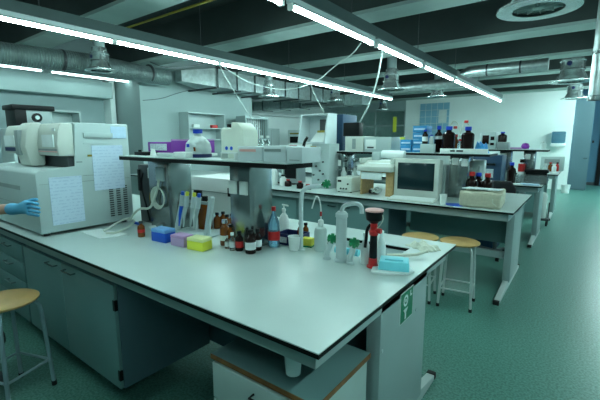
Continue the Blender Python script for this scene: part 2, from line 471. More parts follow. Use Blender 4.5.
# extraction duct hanging at the right edge
r = thing('extraction_duct', 'pale vertical exhaust duct hanging from the ceiling at the right edge', 'duct', (.015, 5.0, 0))
B().tube([(0, 0, 1.98), (0, 0, 2.955)], .05, 20).obj('duct_body', 'galv', r)
B().lathe([(.051, 1.95), (.058, 1.95), (.058, 2.0), (.051, 2.0)], 20).obj('end_collar', 'steel', r)
B().lathe([(.051, 2.4), (.055, 2.4), (.055, 2.43), (.051, 2.43)], 20).obj('joint_band', 'steel', r)

# hanging cables
def P3(u, v, y):
    d = ray(u, v); t = y / d.y
    return (d.x * t, y, H + d.z * t)
def cable(name, pts, r, m, label, cat='cable', parent=None):
    o = B().tube(pts, r, 6, smooth=2).obj(name, m, parent)
    if parent is None: tag(o, label, cat)
    return o
cable('hanging_cable', [P3(383, 47, 4.9), P3(379, 72, 4.9), P3(374, 92, 4.9), P3(366, 112, 4.9), P3(349, 139, 4.9)], .013, 'cable', 'pale cable hanging from the right light row down to the white device')
cable('hanging_cable', [P3(361, 43, 4.3), P3(352, 55, 4.6), P3(333, 67, 5), P3(320, 80, 5.6), P3(300, 88, 5.9), P3(280, 90, 5.9), P3(250, 84, 5), P3(222, 66, 4.3)], .008, 'cable', 'thin cable drooping between the right and middle light rows')
cable('hanging_cable', [P3(219, 64, 4.3), P3(228, 82, 4.5), P3(240, 100, 4.9), P3(251, 118, 5.1), P3(262, 132, 5.2)], .007, 'cable', 'thin cable hanging from the middle light row beside the white jug')
cable('hanging_cable', [P3(310, 82, 5.6), P3(315, 96, 5.5), P3(324, 112, 5.0)], .008, 'cable', 'short cable hanging above the white instrument hood')
cable('wall_cable', [(-6.88, 4.2, 2.3), (-6.87, 4.6, 2.36), (-6.87, 4.95, 2.5), (-6.87, 5.3, 2.6)], .006, 'dgrey', 'thin dark cable looping across the white wall above the purple boxes')
cable('wall_cable', [P3(0, 95, 2.4), P3(5, 108, 2.4), P3(14, 117, 2.4), P3(28, 124, 2.4), P3(40, 126, 2.4)], .013, 'cable', 'pale hose dropping behind the instrument with curved doors')
cable('ceiling_cable', [P3(150, 62, 3.3), P3(165, 68, 3.4), P3(185, 68, 3.6), P3(212, 61, 4.0)], .006, 'dgrey', 'thin dark cable sagging beneath the middle light row')

# ================================================================== BENCHES
def bench(label, x0, x1, y0, y1, ztop=.9, sink=None, cat='bench'):
    t = thing('lab_bench', label, cat, (x1, y0, 0))
    W = x1 - x0; D = y1 - y0
    if sink: sx0, sx1, sy0, sy1 = [q - o for q, o in zip(sink, (x1, x1, y0, y0))]
    def topbox(z0, z1, inset):
        b = B()
        if sink:
            i = inset
            for (a, c, e, f) in ((-W + i, sx0, i, D - i), (sx1, -i, i, D - i), (sx0, sx1, i, sy0), (sx0, sx1, sy1, D - i)):
                b.box(a, c, e, f, z0, z1)
        else: b.box(-W + inset, -inset, inset, D - inset, z0, z1)
        return b
    topbox(ztop - .004, ztop, .0).obj('worktop', 'top', t)
    topbox(ztop - .021, ztop - .004, .001).obj('worktop_core', 'edge', t)
    if sink:
        b = B(); z0 = ztop - .12; z1 = ztop - .026
        b.box(sx0, sx1, sy0, sy1, z0, z0 + .01)
        b.box(sx0 - .01, sx0, sy0, sy1, z0, z1).box(sx1, sx1 + .01, sy0, sy1, z0, z1).box(sx0, sx1, sy0 - .01, sy0, z0, z1).box(sx0, sx1, sy1, sy1 + .01, z0, z1)
        b.obj('sink_basin', 'enamel', t)
    zr = ztop - .021
    b = B().box(-W + .05, -.045, .05, .08, zr - .075, zr).box(-W + .05, -.045, D - .08, D - .05, zr - .075, zr).box(-W + .05, -W + .08, .08, D - .08, zr - .075, zr)
    b.box(-.075, -.045, .08, D - .08, zr - .075, zr)
    b.obj('apron_rail', 'frame', t)
    # end leg: slab and foot
    b = B().prism([(D * .5 - .22, .07), (D * .5 + .38, .07), (D * .5 + .38, zr), (D * .5 - .22, zr)], 'x', -.115, -.045, .006)
    lg = b.obj('leg_panel', 'frame', t)
    B().prism([(D * .5 - .3, .0), (D * .5 + .3, .0), (D * .5 + .3, zr), (D * .5 - .3, zr)], 'x', -W + .045, -W + .115, .006).obj('leg_panel', 'frame', t)
    B().prism([(-.0, .0), (D - .08, .0), (D - .08, .03), (D * .5 + .38, .085), (D * .5 - .22, .085), (.0, .03)], 'x', -.105, -.055, .004).obj('foot', 'stoolw' , t)
    pieces(B().box(-.107, -.053, -.012, .03, 0, .04, .004).box(-.107, -.053, D - .11, D - .07, 0, .04, .004), 'foot_cap', 'rubber', t)
    for yy, zz in ((D * .5 - .2, .62), (D * .5 + .22, .66), (D * .5 + .1, .14)):
        B().tube([(-.046, yy, zz), (-.042, yy, zz)], .009, 10).obj('screw_cap', 'ltgrey', t)
    return t, W, D
# bench one
bench('large white topped laboratory bench in the foreground with sink and taps', -6.2, -.60, .9, 2.45, sink=(-1.28, -.80, 1.98, 2.19))
BX = -.6
# central spine panel under bench one
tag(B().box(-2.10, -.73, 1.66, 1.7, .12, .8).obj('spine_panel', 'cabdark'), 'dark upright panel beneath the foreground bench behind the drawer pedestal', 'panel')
# suspended cabinets under bench one front
def handle(b, x, z, y, w=.11):
    b.tube([(x - w / 2, y, z), (x - w / 2, y - .028, z), (x + w / 2, y - .028, z), (x + w / 2, y, z)], .005, 6)
c = thing('door_cabinet', 'grey green two door cabinet under the foreground bench', 'cabinet', (-1.99, .99, 0))
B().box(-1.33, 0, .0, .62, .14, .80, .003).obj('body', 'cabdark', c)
for i, (a, e) in enumerate(((-1.325, -.672), (-.668, -.005))):
    dr = B().box(a, e, -.02, -.001, .145, .765, .002).obj('door', 'cab', c)
    hb = B(); handle(hb, (-.79 if i == 0 else -.53), .735, -.02, .13); hb.obj('handle', 'steel', dr)
    if i: pieces(B().box(-.018, .004, -.024, -.006, .62, .68).box(-.018, .004, -.024, -.006, .2, .26), 'hinge', 'black', dr)
c = thing('drawer_cabinet', 'grey green drawer cabinet at the left end of the foreground bench', 'cabinet', (-3.345, .99, 0))
B().box(-1.0, 0, .0, .62, .14, .80, .003).obj('body', 'cabdark', c)
for z0, z1 in ((.145, .30), (.305, .46), (.465, .62), (.625, .765)):
    dr = B().box(-.995, -.005, -.02, -.001, z0, z1, .002).obj('drawer', 'cab', c)
    hb = B(); handle(hb, -.3, z1 - .04, -.02, .14); hb.obj('handle', 'steel', dr)
# drawer pedestal with ply edges
c = thing('drawer_pedestal', 'mobile drawer pedestal with wood edged top under the foreground bench corner', 'cabinet', (-.69, 1.02, 0))
B().box(-.54, 0, 0, .40, .095, .595).obj('body', 'pedfront', c)
B().box(-.55, .01, -.012, .41, .60, .622).obj('top_panel', 'cab', c)
B().box(-.552, .012, -.015, -.0121, .599, .621).box(.0101, .013, -.012, .41, .599, .621).obj('edge_strip', 'wood', c)
for z0, z1 in ((.10, .24), (.247, .415), (.422, .588)):
    dr = B().box(-.538, -.002, -.018, -.001, z0, z1, .002).obj('drawer', 'pedfront', c)
    hb = B(); handle(hb, -.25, z1 - .05, -.018, .08); hb.obj('handle', 'black', dr)
b = B()
for x in (-.50, -.06):
    for y in (.05, .35): b.tube([(x - .012, y, .045), (x + .012, y, .045)], .045, 12)
pieces(b, 'castor', 'rubber', c)
# little cup hook / paper holder hanging under the top at the corner
c = B().lathe([(.0, .0), (.028, 0), (.036, .11), (.033, .11), (.026, .006), (0, .006)], 16).obj('drain_cup', 'enamel', loc=(-.80, 1.03, .69))
tag(c, 'pale tapered plastic cup fixed beneath the near corner of the foreground bench', 'cup')
# safety sign on end panel
sx = -.6455
sg = thing('safety_sign', 'green eyewash sign with white symbols on the bench end panel', 'sign', (-.6445, 1.75, .745))
B().box(0, .002, -.085, .085, -.085, .075).obj('sign_plate', 'label', sg)
B().box(.002, .0035, -.078, .078, -.08, .07).obj('green_panel', 'sgreen', sg)
b = B()
def ringx(b, cy, cz, r0, r1, n=20):
    for i in range(n):
        a, c2 = 2 * PI * i / n, 2 * PI * (i + 1) / n
        b.bm.faces.new([b.bm.verts.new((.0045, cy + r * math.cos(q), cz + r * math.sin(q))) for r, q in ((r0, a), (r1, a), (r1, c2), (r0, c2))])
ringx(b, -.02, .025, .018, .03); b.tube([(.0035, -.02, .025), (.005, -.02, .025)], .009, 12)
b.box(.0035, .005, .035, .045, .03, .06).box(.0035, .005, .045, .06, .03, .038)
b.box(.0035, .005, -.028, -.012, -.07, -.03).prism([(-.05, -.018), (.012, -.018), (-.008, -.036), (-.03, -.036)], 'x', .0035, .005)
pieces(b, 'symbol', 'label', sg)

# bench two and farther ones
bench('second white topped bench with the old monitor and printer', -7.0, -.47, 3.85, 5.3)
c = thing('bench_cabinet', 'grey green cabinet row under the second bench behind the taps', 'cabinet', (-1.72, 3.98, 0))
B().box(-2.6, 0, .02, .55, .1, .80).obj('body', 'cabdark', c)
for i in range(4):
    a = -2.6 + .65 * i
    dr = B().box(a + .004, a + .646, 0, .019, .12, .79, .002).obj('door', 'cab', c)
    hb = B(); handle(hb, a + (.55 if i % 2 == 0 else .1), .74, 0, .1); hb.obj('handle', 'steel', dr)
tag(B().box(-1.7, -.6, 4.62, 4.66, .42, .80).obj('spine_panel', 'cab'), 'grey green upright panel closing the knee space of the second bench', 'panel')
tag(B().box(-1.7, -.6, 4.42, 4.47, .30, .37).obj('cross_rail', 'frame'), 'pale horizontal rail low under the second bench behind the stools', 'rail')
bench('third white topped bench behind the black chair', -5.5, -.45, 6.3, 7.7)
tag(B().box(-3.2, -.75, 6.5, 7.4, .1, .8).obj('bench_cabinet', 'cab'), 'plain grey green cabinet block under the third bench', 'cabinet')
bench('farthest white topped bench by the back wall', -5.5, -.38, 8.7, 10.2)
tag(B().box(-3.2, -.6, 8.9, 9.9, .1, .8).obj('bench_cabinet', 'cab'), 'plain grey green cabinet block under the farthest bench', 'cabinet')

# service columns and shelves
def column(label, x0, x1, y0, y1, ztop, sockets=()):
    t = thing('service_column', label, 'column', (x1, y0, .9))
    w, d, h = x1 - x0, y1 - y0, ztop - .9
    B().box(-w, 0, 0, d, 0, h, .004).obj('casing', 'steel', t)
    for x, z in sockets:
        s = B().box(x, x + .065, -.012, 0, z, z + .08, .004).obj('socket', 'white', t)
    return t
column('polished steel column carrying the foreground shelf, bottles at its foot', -1.71, -1.545, 1.58, 1.78, 1.41, ((-.165, .33), (-.075, .33)))
c2 = column('steel column with sockets and coiled tubing behind the pipette stand', -2.58, -2.34, 1.58, 1.78, 1.41, ())
c = thing('wall_sockets', 'pair of white socket plates left of the steel column with the coiled tubing', 'socket', (-2.56, 1.638, 1.29))
for x in (0, .075):
    B().box(x - .12, x - .05, -.004, .008, -.03, .05, .003).obj('socket_plate', 'white', c)
c = tag(B().box(-.05, .05, -.004, .008, -.04, .06, .004).obj('socket_box', 'ltgrey', loc=(-2.42, 1.572, 1.30)), 'grey switch box beneath the foreground shelf above the coiled tubing', 'socket')
# panel between columns (spine upstand of shelf)
t = thing('bench_shelf', 'long white shelf with black edge over the foreground bench', 'shelf', (-1.14, 1.42, 1.41))
B().box(-1.54, 0, 0, .22, .024, .03).obj('shelf_board', 'top', t)
B().box(-1.54, -.001, .001, .219, 0, .024).obj('shelf_edge', 'edge', t)
c = thing('bench_shelf', 'long white shelf over the second bench behind the monitor', 'shelf', (-.80, 4.4, 1.375))
B().box(-1.87, 0, 0, .45, .024, .03).obj('shelf_board', 'top', c)
B().box(-1.87, -.001, .001, .449, 0, .024).obj('shelf_edge', 'edge', c)
column('steel service column right of the old monitor', -1.23, -1.03, 4.5, 4.7, 1.375, ((-.17, .37), (-.07, .36)))
column('steel service column left of the printer under the second shelf', -2.75, -2.55, 4.5, 4.7, 1.375, ((-.17, .3),))
c = thing('bench_shelf', 'shelf with a dark edge over the third bench', 'shelf', (-.45, 6.8, 1.375))
B().box(-2.6, 0, 0, .4, .024, .03).obj('shelf_board', 'top', c)
B().box(-2.6, -.001, .001, .399, 0, .024).obj('shelf_edge', 'edge', c)
column('steel service column left of the blue capped bottle on the third bench', -1.12, -.95, 6.95, 7.1, 1.375, ((-.13, .35),))
column('steel service column near the right end of the third shelf', -.78, -.62, 6.95, 7.1, 1.375, ((-.13, .35),))

# ================================================================== STOOLS
def stool(label, x, y, rz=0, m='stoolw', h=.62, grp=None):
    t = thing('lab_stool', label, 'stool', (x, y, 0), rz, grp)
    B().lathe([(0, h - .022), (.165, h - .022), (.175, h - .014), (.175, h - .006), (.165, h), (0, h)], 32).obj('seat', 'seat', t)
    for k in range(4):
        a = PI / 4 + k * PI / 2; ca, sa = math.cos(a), math.sin(a)
        lg = B().tube([(ca * .06, sa * .06, h - .032), (ca * .13, sa * .13, h - .034), (ca * .165, sa * .165, h - .06), (ca * .175, sa * .175, h - .12), (ca * .20, sa * .20, .012)], .0115, 10, smooth=1).obj('leg', m, t)
        B().lathe([(0, 0), (.015, 0), (.015, .03), (0, .03)], 10, c=(ca * .20, sa * .20, 0)).obj('foot_cap', 'rubber', lg)
    b = B(); q = .19 * math.cos(PI / 4)
    for p0, p1 in (((-q, -q), (q, -q)), ((q, -q), (q, q)), ((q, q), (-q, q)), ((-q, q), (-q, -q))):
        b.tube([(p0[0], p0[1], .18), (p1[0], p1[1], .18)], .008, 8)
    b.obj('foot_ring', m, t)
    return t
stool('round wooden seat stool nearest the aisle before the second bench', -.865, 3.66, .12)
stool('round wooden seat stool half hidden behind the sink end of the foreground bench', -1.225, 3.62, .12)
x, y = G(4, 299, .62)
stool('round wooden seat stool with blue grey legs in the lower left corner', x, y, .35, 'stool')
x, y = (-2.97, .53)
t = thing('low_stool', 'low black padded seat cut by the left edge', 'stool', (x, y, 0))
B().lathe([(0, .24), (.16, .24), (.18, .26), (.18, .30), (.15, .32), (0, .32)], 28).obj('cushion', 'black', t)
B().lathe([(.15, 0), (.15, .02), (.03, .05), (.025, .24), (0, .24)], 20).obj('pedestal_base', 'dgrey', t)

# ================================================================== BOTTLES
def bottle(label, u, v, z, wp, hp, m='amber', cap='cblue', lab=None, kind='round', name='reagent_bottle', group=None, xy=None, capw=.36, labz=(.18, .5)):
    x, y = xy if xy else G(u, v, z)
    s = mpp(x, y, z); R = wp * s / 2; h = hp * s
    if not xy: y += R; x -= R * .3
    t = thing(name, label, 'bottle', (x, y, z), random.random(), group)
    if kind == 'round': prof = [(0, 0), (R * .93, 0), (R, h * .03), (R, h * .60), (R * .9, h * .68), (R * capw, h * .78), (R * capw, h * .86), (0, h * .86)]
    elif kind == 'tall': prof = [(0, 0), (R * .9, 0), (R, h * .03), (R, h * .5), (R * .92, h * .62), (R * .45, h * .8), (R * capw, h * .85), (R * capw, h * .9), (0, h * .9)]
    else: prof = [(0, 0), (R, 0), (R, h * .70), (R * .8, h * .76), (R * capw, h * .8), (R * capw, h * .86), (0, h * .86)]
    B().lathe(prof, 20).obj('body', m, t)
    top = .9 if kind == 'tall' else .86
    B().lathe([(0, h * top), (R * capw * 1.2, h * top), (R * capw * 1.25, h * (top + .01)), (R * capw * 1.2, h), (0, h)], 16).obj('cap', cap, t)
    if lab:
        B().lathe([(R * 1.012, h * labz[0]), (R * 1.02, h * labz[0]), (R * 1.02, h * labz[1]), (R * 1.012, h * labz[1])], 20).obj('paper_label', lab, t)
    return t
ZB = .901
bottle('dark bottle with white label at the front of the cluster below the steel column', 248, 254.5, ZB, 11, 24, 'dark', 'black', 'label', capw=.45)
bottle('dark bottle with pale band right of the front one below the steel column', 256, 251, ZB, 8, 22, 'dark', 'black', 'label', capw=.45)
bottle('dark bottle with red label left of the front one in the cluster', 237.5, 251.5, ZB, 8, 20, 'dark', 'black', 'red', capw=.45)
bottle('small white capped vial left of the red labelled bottle', 231, 251, ZB, 6, 18, 'glass', 'white', 'label', capw=.5)
bottle('amber bottle with steel cap at the left edge of the cluster', 222.5, 246, ZB, 10, 26, 'amber', 'chrome', 'label', capw=.45, labz=(.2, .4))
bottle('small clear vial in front of the amber bottle with steel cap', 226, 249, ZB, 5, 13, 'glass', 'white', 'label')
bottle('amber bottle with black cap between the steel capped bottle and the column', 229, 246.5, ZB, 8, 22, 'amber', 'black', None, capw=.45)
bottle('black capped bottle behind the front dark bottle against the steel column', 243, 247, ZB, 8, 24, 'dark', 'black', capw=.45)
for i, (u, v, lb) in enumerate(((215.5, 229, 'leftmost of the four small amber bottles left of the steel column'), (221.5, 228, 'second from left of the four small amber bottles by the column'),
                    (225.5, 231, 'third from left of the four small amber bottles by the column'), (230.5, 230, 'rightmost of the four small amber bottles, touching the column'))):
    bottle(lb, u, v, ZB, 7, 16, 'amber', 'black', capw=.45, group='small amber bottles left of the steel column')
bottle('small amber bottle standing alone in front of the tubing', 139, 237.5, ZB, 7, 16, 'amber', 'dgrey', 'red', capw=.45, labz=(.3, .5))
t = bottle('clear blue drink bottle with red cap and red label beside the steel column', 271.5, 248, ZB, 12, 41, 'petblue', 'red', 'red', kind='tall', name='drink_bottle', capw=.30, labz=(.18, .40))
# squiggle on its label
# wash bottle
def wash_bottle(label, u, v, wp, hp):
    x, y = G(u, v, ZB); s = mpp(x, y, ZB); R = wp * s / 2; h = hp * s
    t = thing('wash_bottle', label, 'bottle', (x, y + R, ZB), 0)
    B().lathe([(0, 0), (R * .95, 0), (R, h * .04), (R, h * .72), (R * .85, h * .82), (R * .4, h * .88), (R * .4, h * .95), (0, h * .95)], 20).obj('body', 'plasc', t)
    B().lathe([(0, h * .95), (R * .48, h * .95), (R * .42, h * 1.1), (R * .2, h * 1.14), (0, h * 1.14)], 16).obj('cap', 'white', t)
    B().tube([(0, 0, h * 1.1), (0, 0, h * 1.6), (-R * .4, -R * .1, h * 1.95), (-R * .9, -R * .2, h * 1.95), (-R * 1.5, -R * .3, h * 1.5)], .004, 8, smooth=2).obj('spout_tube', 'white', t)
    B().lathe([(0, h * 1.25), (.006, h * 1.25), (.006, h * 1.42), (0, h * 1.42)], 10).obj('collar', 'red', t)
    return t
wash_bottle('squeeze wash bottle with bent tube behind the taps', 317, 251.5, 13, 28)
# soap dispenser
x, y = G(284, 236, ZB)
t = thing('soap_dispenser', 'white pump soap bottle between drink bottle and left tap', 'bottle', (x, y, ZB))
B().lathe([(0, 0), (.038, 0), (.04, .02), (.04, .10), (.024, .145), (.012, .16), (.012, .175), (0, .175)], 20).obj('body', 'white', t)
B().lathe([(0, .175), (.014, .175), (.014, .19), (.005, .195), (.005, .215), (0, .215)], 12).tube([(-.012, 0, .217), (.038, 0, .214)], .006, 8).obj('pump', 'white', t)
# navy tray box
x, y = G(281, 246, ZB)
t = thing('storage_tray', 'navy plastic tray behind the white cup', 'tray', (x, y + .03, ZB), .1)
B().box(-.06, .11, 0, .13, 0, .008).box(-.06, .11, 0, .006, .008, .07).box(-.06, .11, .124, .13, .008, .07).box(-.06, -.054, .006, .124, .008, .07).box(.104, .11, .006, .124, .008, .07).obj('body', 'navy', t)
B().box(-.03, .02, -.002, -.0, .015, .05).obj('paper_label', 'print2', t)
bottle('amber bottle standing in the navy tray', 295, 243, ZB + .009, 6, 22, 'amber', 'black', capw=.5, xy=(x + .075, y + .1))
t = bottle('small amber bottle behind the white soap dispenser', 294, 240, ZB, 6, 17, 'amber', 'black', capw=.5, xy=(x + .03, y + .22))
def cup(label, x, y, z, r0, r1, h, m='white', name='cup'):
    o = B().lathe([(0, 0), (r0, 0), (r1, h), (r1 * 1.05, h), (r1 * .93, h), (r0 * .9, .004), (0, .004)], 22).obj(name, m, loc=(x, y, z))
    return tag(o, label, 'cup')
x, y = G(291, 251, ZB)
cup('white plastic beaker beside the left tap', x, y + .035, ZB, .031, .04, .083)
# sponge
x, y = G(306, 247, ZB)
t = thing('scouring_sponge', 'yellow and green sponge behind the left tap', 'sponge', (x, y + .02, ZB), .2)
B().box(-.035, .035, -.025, .025, .008, .055, .006).obj('foam', 'spongey', t)
B().box(-.035, .035, -.025, .025, 0, .008).obj('scourer', 'green', t)

# ================================================================== TAPS
def px_at(u, v, dx=0, dy=0):
    x, y = G(u, v, ZB); return x + dx, y + dy
x, y = px_at(301, 250)
t = thing('gooseneck_tap', 'tall grey gooseneck tap with green knob nearest the wash bottle', 'tap', (x, y, ZB))
B().lathe([(0, 0), (.026, 0), (.024, .008), (.012, .012), (0, .012)], 18).obj('base_flange', 'enamel', t)
B().tube([(0, 0, .01), (0, 0, .32), (.008, .005, .36), (.035, .025, .38), (.095, .07, .385)], .013, 12, smooth=2).obj('pipe', 'enamel', t)
B().tube([(.095, .07, .385), (.115, .085, .388)], .016, 12).obj('valve_body', 'chrome', t)
b = B()
for k in range(3):
    b.box(-.026, .026, -.008, .008, -.009, .009, .003, rot=((0, 0, 0), k * PI / 3, 'Z'))
o = b.obj('knob', 'green', t); o.location = (.125, .08, .398); o.rotation_euler = (1.2, .2, .3)
x, y = px_at(339, 262)
t = thing('gooseneck_tap', 'thick grey mixer tap with curved spout and two green knobs', 'tap', (x, y + .02, ZB))
B().lathe([(0, 0), (.037, 0), (.037, .012), (.029, .02), (.029, .24), (.033, .245), (.033, .262), (.022, .275), (0, .275)], 24).obj('body', 'enamel', t)
B().tube([(0, 0, .265), (0, 0, .285), (.012, .008, .308), (.05, .03, .318), (.08, .045, .315), (.092, .052, .295), (.092, .052, .265)], .0115, 12, smooth=2).obj('spout', 'enamel', t)
def side_valve(t, dx, dy, kx, ky, kz):
    b = B().lathe([(0, 0), (.024, 0), (.022, .01), (.011, .016), (0, .016)], 16, c=(dx, dy, 0))
    b.tube([(dx, dy, .01), (dx, dy, .04), (dx + kx * .6, dy + ky * .6, .06), (dx + kx, dy + ky, kz)], .016, 12, smooth=1)
    b.obj('valve_arm', 'enamel', t)
    b = B()
    for k in range(3): b.box(-.028, .028, -.009, .009, -.012, .012, .003, rot=((0, 0, 0), k * PI / 3, 'Z'))
    o = b.obj('knob', 'green', t); o.location = (dx + kx * 1.25, dy + ky * 1.25, kz + .015); o.rotation_euler = (.7, .5, .2)
side_valve(t, -.085, -.01, .02, .012, .1)
side_valve(t, .062, -.01, .015, .005, .10)
B().tube([(-.07, .06, .04), (.07, .07, .04)], .02, 12).obj('supply_pipe', 'cyan', t)

# eye wash handset
x, y = px_at(371, 268)
t = thing('eyewash_handset', 'red and black hand held eyewash shower with pink topped cup', 'eyewash', (x, y + .02, ZB))
B().lathe([(0, 0), (.032, 0), (.032, .008), (.024, .016), (.022, .05), (0, .05)], 20).obj('base', 'red', t)
B().lathe([(0, .05), (.02, .05), (.021, .06), (.018, .17), (0, .17)], 18).obj('grip', 'black', t)
B().lathe([(0, .17), (.022, .17), (.026, .19), (.018, .2), (.018, .235), (0, .235)], 18).tube([(.01, 0, .195), (.04, 0, .195)], .014, 12).obj('valve_body', 'red', t)
B().lathe([(0, .232), (.018, .232), (.04, .25), (.045, .28), (.045, .294), (0, .294)], 24).obj('spray_cup', 'black', t)
B().lathe([(0, .2941), (.047, .2941), (.047, .302), (.04, .305), (0, .305)], 24).obj('dust_cap', 'pink', t)
B().tube([(-.016, -.005, .225), (-.034, -.01, .2), (-.036, -.01, .15), (-.042, -.01, .10)], .008, 8, smooth=1).obj('trigger', 'black', t)
B().tube([(.045, 0, .28), (.05, 0, .255), (.03, 0, .22), (.012, 0, .2)], .003, 6, smooth=1).obj('strap', 'tubing', t)
bottle('white plastic bottle left behind the eyewash handset', 364, 265, ZB, 9, 32, 'white', 'white', kind='tall', name='detergent_bottle', capw=.45)
bottle('white plastic bottle right behind the eyewash handset', 380, 263, ZB, 9, 32, 'white', 'white', kind='tall', name='detergent_bottle', capw=.45)
# cyan sponge box on tray
x, y = G(394, 271, ZB)
t = thing('lidded_tray', 'crumpled white tray holding the cyan box by the bench edge', 'tray', (x - .01, y, ZB), .5)
B().prism([(-.11, -.055), (-.05, -.075), (.06, -.065), (.105, -.02), (.09, .06), (.0, .075), (-.09, .05)], 'z', 0, .012, .003).obj('body', 'paper', t)
t = thing('cyan_box', 'translucent cyan plastic box on the crumpled white tray', 'box', (x - .005, y + .01, ZB + .013), .35)
B().box(-.075, .075, -.055, .055, 0, .045, .004, top=.93).obj('body', 'cyan', t)
B().box(-.045, .045, -.03, .03, .0451, .053, .003).obj('lid', 'cyan', t)
# cloth near sink edge (crumpled, with handle)
def crumple(name, m, label, cat, x, y, z, w, d, h, rz, seed, n=14):
    rnd = random.Random(seed); b = B()
    ph = [(rnd.uniform(3, 9), rnd.uniform(3, 9), rnd.uniform(0, 6)) for _ in range(4)]
    def hh(i, j):
        a = i / n; c = j / n; e = min(a, 1 - a, c, 1 - c) * 5
        q = sum(math.sin(p * a * 2 + r_ * c * 2 + f) for p, r_, f in ph) / 8 + .55
        return max(.0, min(1, e)) * h * q + .002
    V = [[b.bm.verts.new(((i / n - .5) * w * (1 + .08 * math.sin(j * 1.7)), (j / n - .5) * d * (1 + .1 * math.sin(i * 1.3)), hh(i, j))) for j in range(n + 1)] for i in range(n + 1)]
    V0 = [[b.bm.verts.new((V[i][j].co.x, V[i][j].co.y, 0)) for j in range(n + 1)] for i in range(n + 1)]
    for i in range(n):
        for j in range(n):
            b.bm.faces.new((V[i][j], V[i + 1][j], V[i + 1][j + 1], V[i][j + 1]))
            b.bm.faces.new((V0[i][j], V0[i][j + 1], V0[i + 1][j + 1], V0[i + 1][j]))
    for i in range(n):
        for A_, A0 in (((V[i][0], V[i + 1][0]), (V0[i + 1][0], V0[i][0])), ((V[i + 1][n], V[i][n]), (V0[i][n], V0[i + 1][n])), ((V[0][i + 1], V[0][i]), (V0[0][i], V0[0][i + 1])), ((V[n][i], V[n][i + 1]), (V0[n][i + 1], V0[n][i]))):
            b.bm.faces.new((*A_, *A0))
    o = b.obj(name, m, loc=(x, y, z)); o.rotation_euler = (0, 0, rz)
    return tag(o, label, cat)
x, y = G(424, 250, ZB)
crumple('cloth', 'rag', 'crumpled pale cloth on the bench edge behind the cyan box', 'cloth', x - .02, y + .05, ZB, .18, .13, .04, -.5, 3)
t = thing('hand_brush', 'pale handled brush lying in front of the crumpled cloth', 'brush', (*G(406, 258, ZB), ZB), .7)
B().box(-.11, -.02, -.014, .014, .006, .024, .005).tube([(-.02, 0, .015), (.06, .0, .018), (.13, .03, .03)], .009, 8).obj('handle', 'rag', t)
B().box(-.11, -.02, -.011, .011, 0, .006).obj('bristles', 'white', t)

# ================================================================== PIPETTE STAND, TIP BOXES
x, y = G(191, 236, ZB)
t = thing('pipette_stand', 'grey pipette rack holding several pipettes left of the amber bottles', 'stand', (x, y + .06, ZB), .1)
B().box(-.20, .15, -.05, .09, 0, .012, .004).obj('base', 'ltgrey', t)
for xa, xb, zt in ((-.19, -.105, .28), (.10, .155, .27)):
    B().prism([(xa - .018, .012), (xa + .018, .012), (xb + .016, zt), (xb, zt + .012), (xb - .016, zt)], 'y', -.03, .0, .004).obj('upright', 'enamel', t)
B().box(-.105, .145, .0, .02, .215, .235, .003).obj('crossbar', 'grey', t)
B().box(-.03, .03, -.0, .03, .235, .31, .006).obj('top_knob', 'black', t)
for i, (dx, cm) in enumerate(((-.115, 'blue'), (-.065, 'yellow'), (.01, 'yellow'), (.06, 'blue'))):
    p = thing('pipette', ['leftmost pipette with blue button in the grey rack', 'second from left pipette with yellow button in the grey rack', 'third from left pipette with yellow button in the grey rack', 'rightmost pipette with blue button in the grey rack'][i], 'pipette', (x + dx, y + .01, ZB + .03), .1, 'pipettes in the grey rack')
    B().tube([(-.025, 0, .02), (-.01, 0, .10), (.01, 0, .17)], [.004, .010, .014], 10).obj('barrel', 'ltgrey' if i != 0 else 'blue', p)
    B().tube([(.01, 0, .17), (.026, 0, .245)], .017, 12).obj('handle', 'enamel', p)
    B().tube([(.026, 0, .245), (.031, 0, .27)], .012, 10).obj('button', cm, p)
bottle('large brown bottle standing behind the pipette rack', 197, 226, ZB, 14, 33, 'amber', 'black', xy=(x - .09, y + .2), capw=.4)
def tipbox(label, u, v, w, d, h, mb, ml, rz):
    x, y = G(u, v, ZB)
    t = thing('pipette_tip_box', label, 'box', (x, y + d / 2, ZB), rz, 'pipette tip boxes')
    B().box(-w / 2, w / 2, -d / 2, d / 2, 0, h * .72, .004).obj('base', mb, t)
    B().box(-w / 2 - .002, w / 2 + .002, -d / 2 - .002, d / 2 + .002, h * .72, h, .005, top=.95).obj('lid', ml, t)
    return t
M['blid'] = mat('pale_blue_lid', (.18, .42, .80), .3); M['ylid'] = mat('pale_yellow_lid', (.80, .84, .40), .3)
tipbox('blue pipette tip box, leftmost of the three', 158, 242, .135, .085, .085, 'blue', 'blid', .1)
tipbox('mauve pipette tip box between the blue and the yellow one', 177, 246.5, .12, .08, .07, 'pinkbox', 'lilac', .1)
tipbox('yellow pipette tip box, rightmost of the three', 194, 250.5, .125, .085, .075, 'yellow', 'ylid', .15)
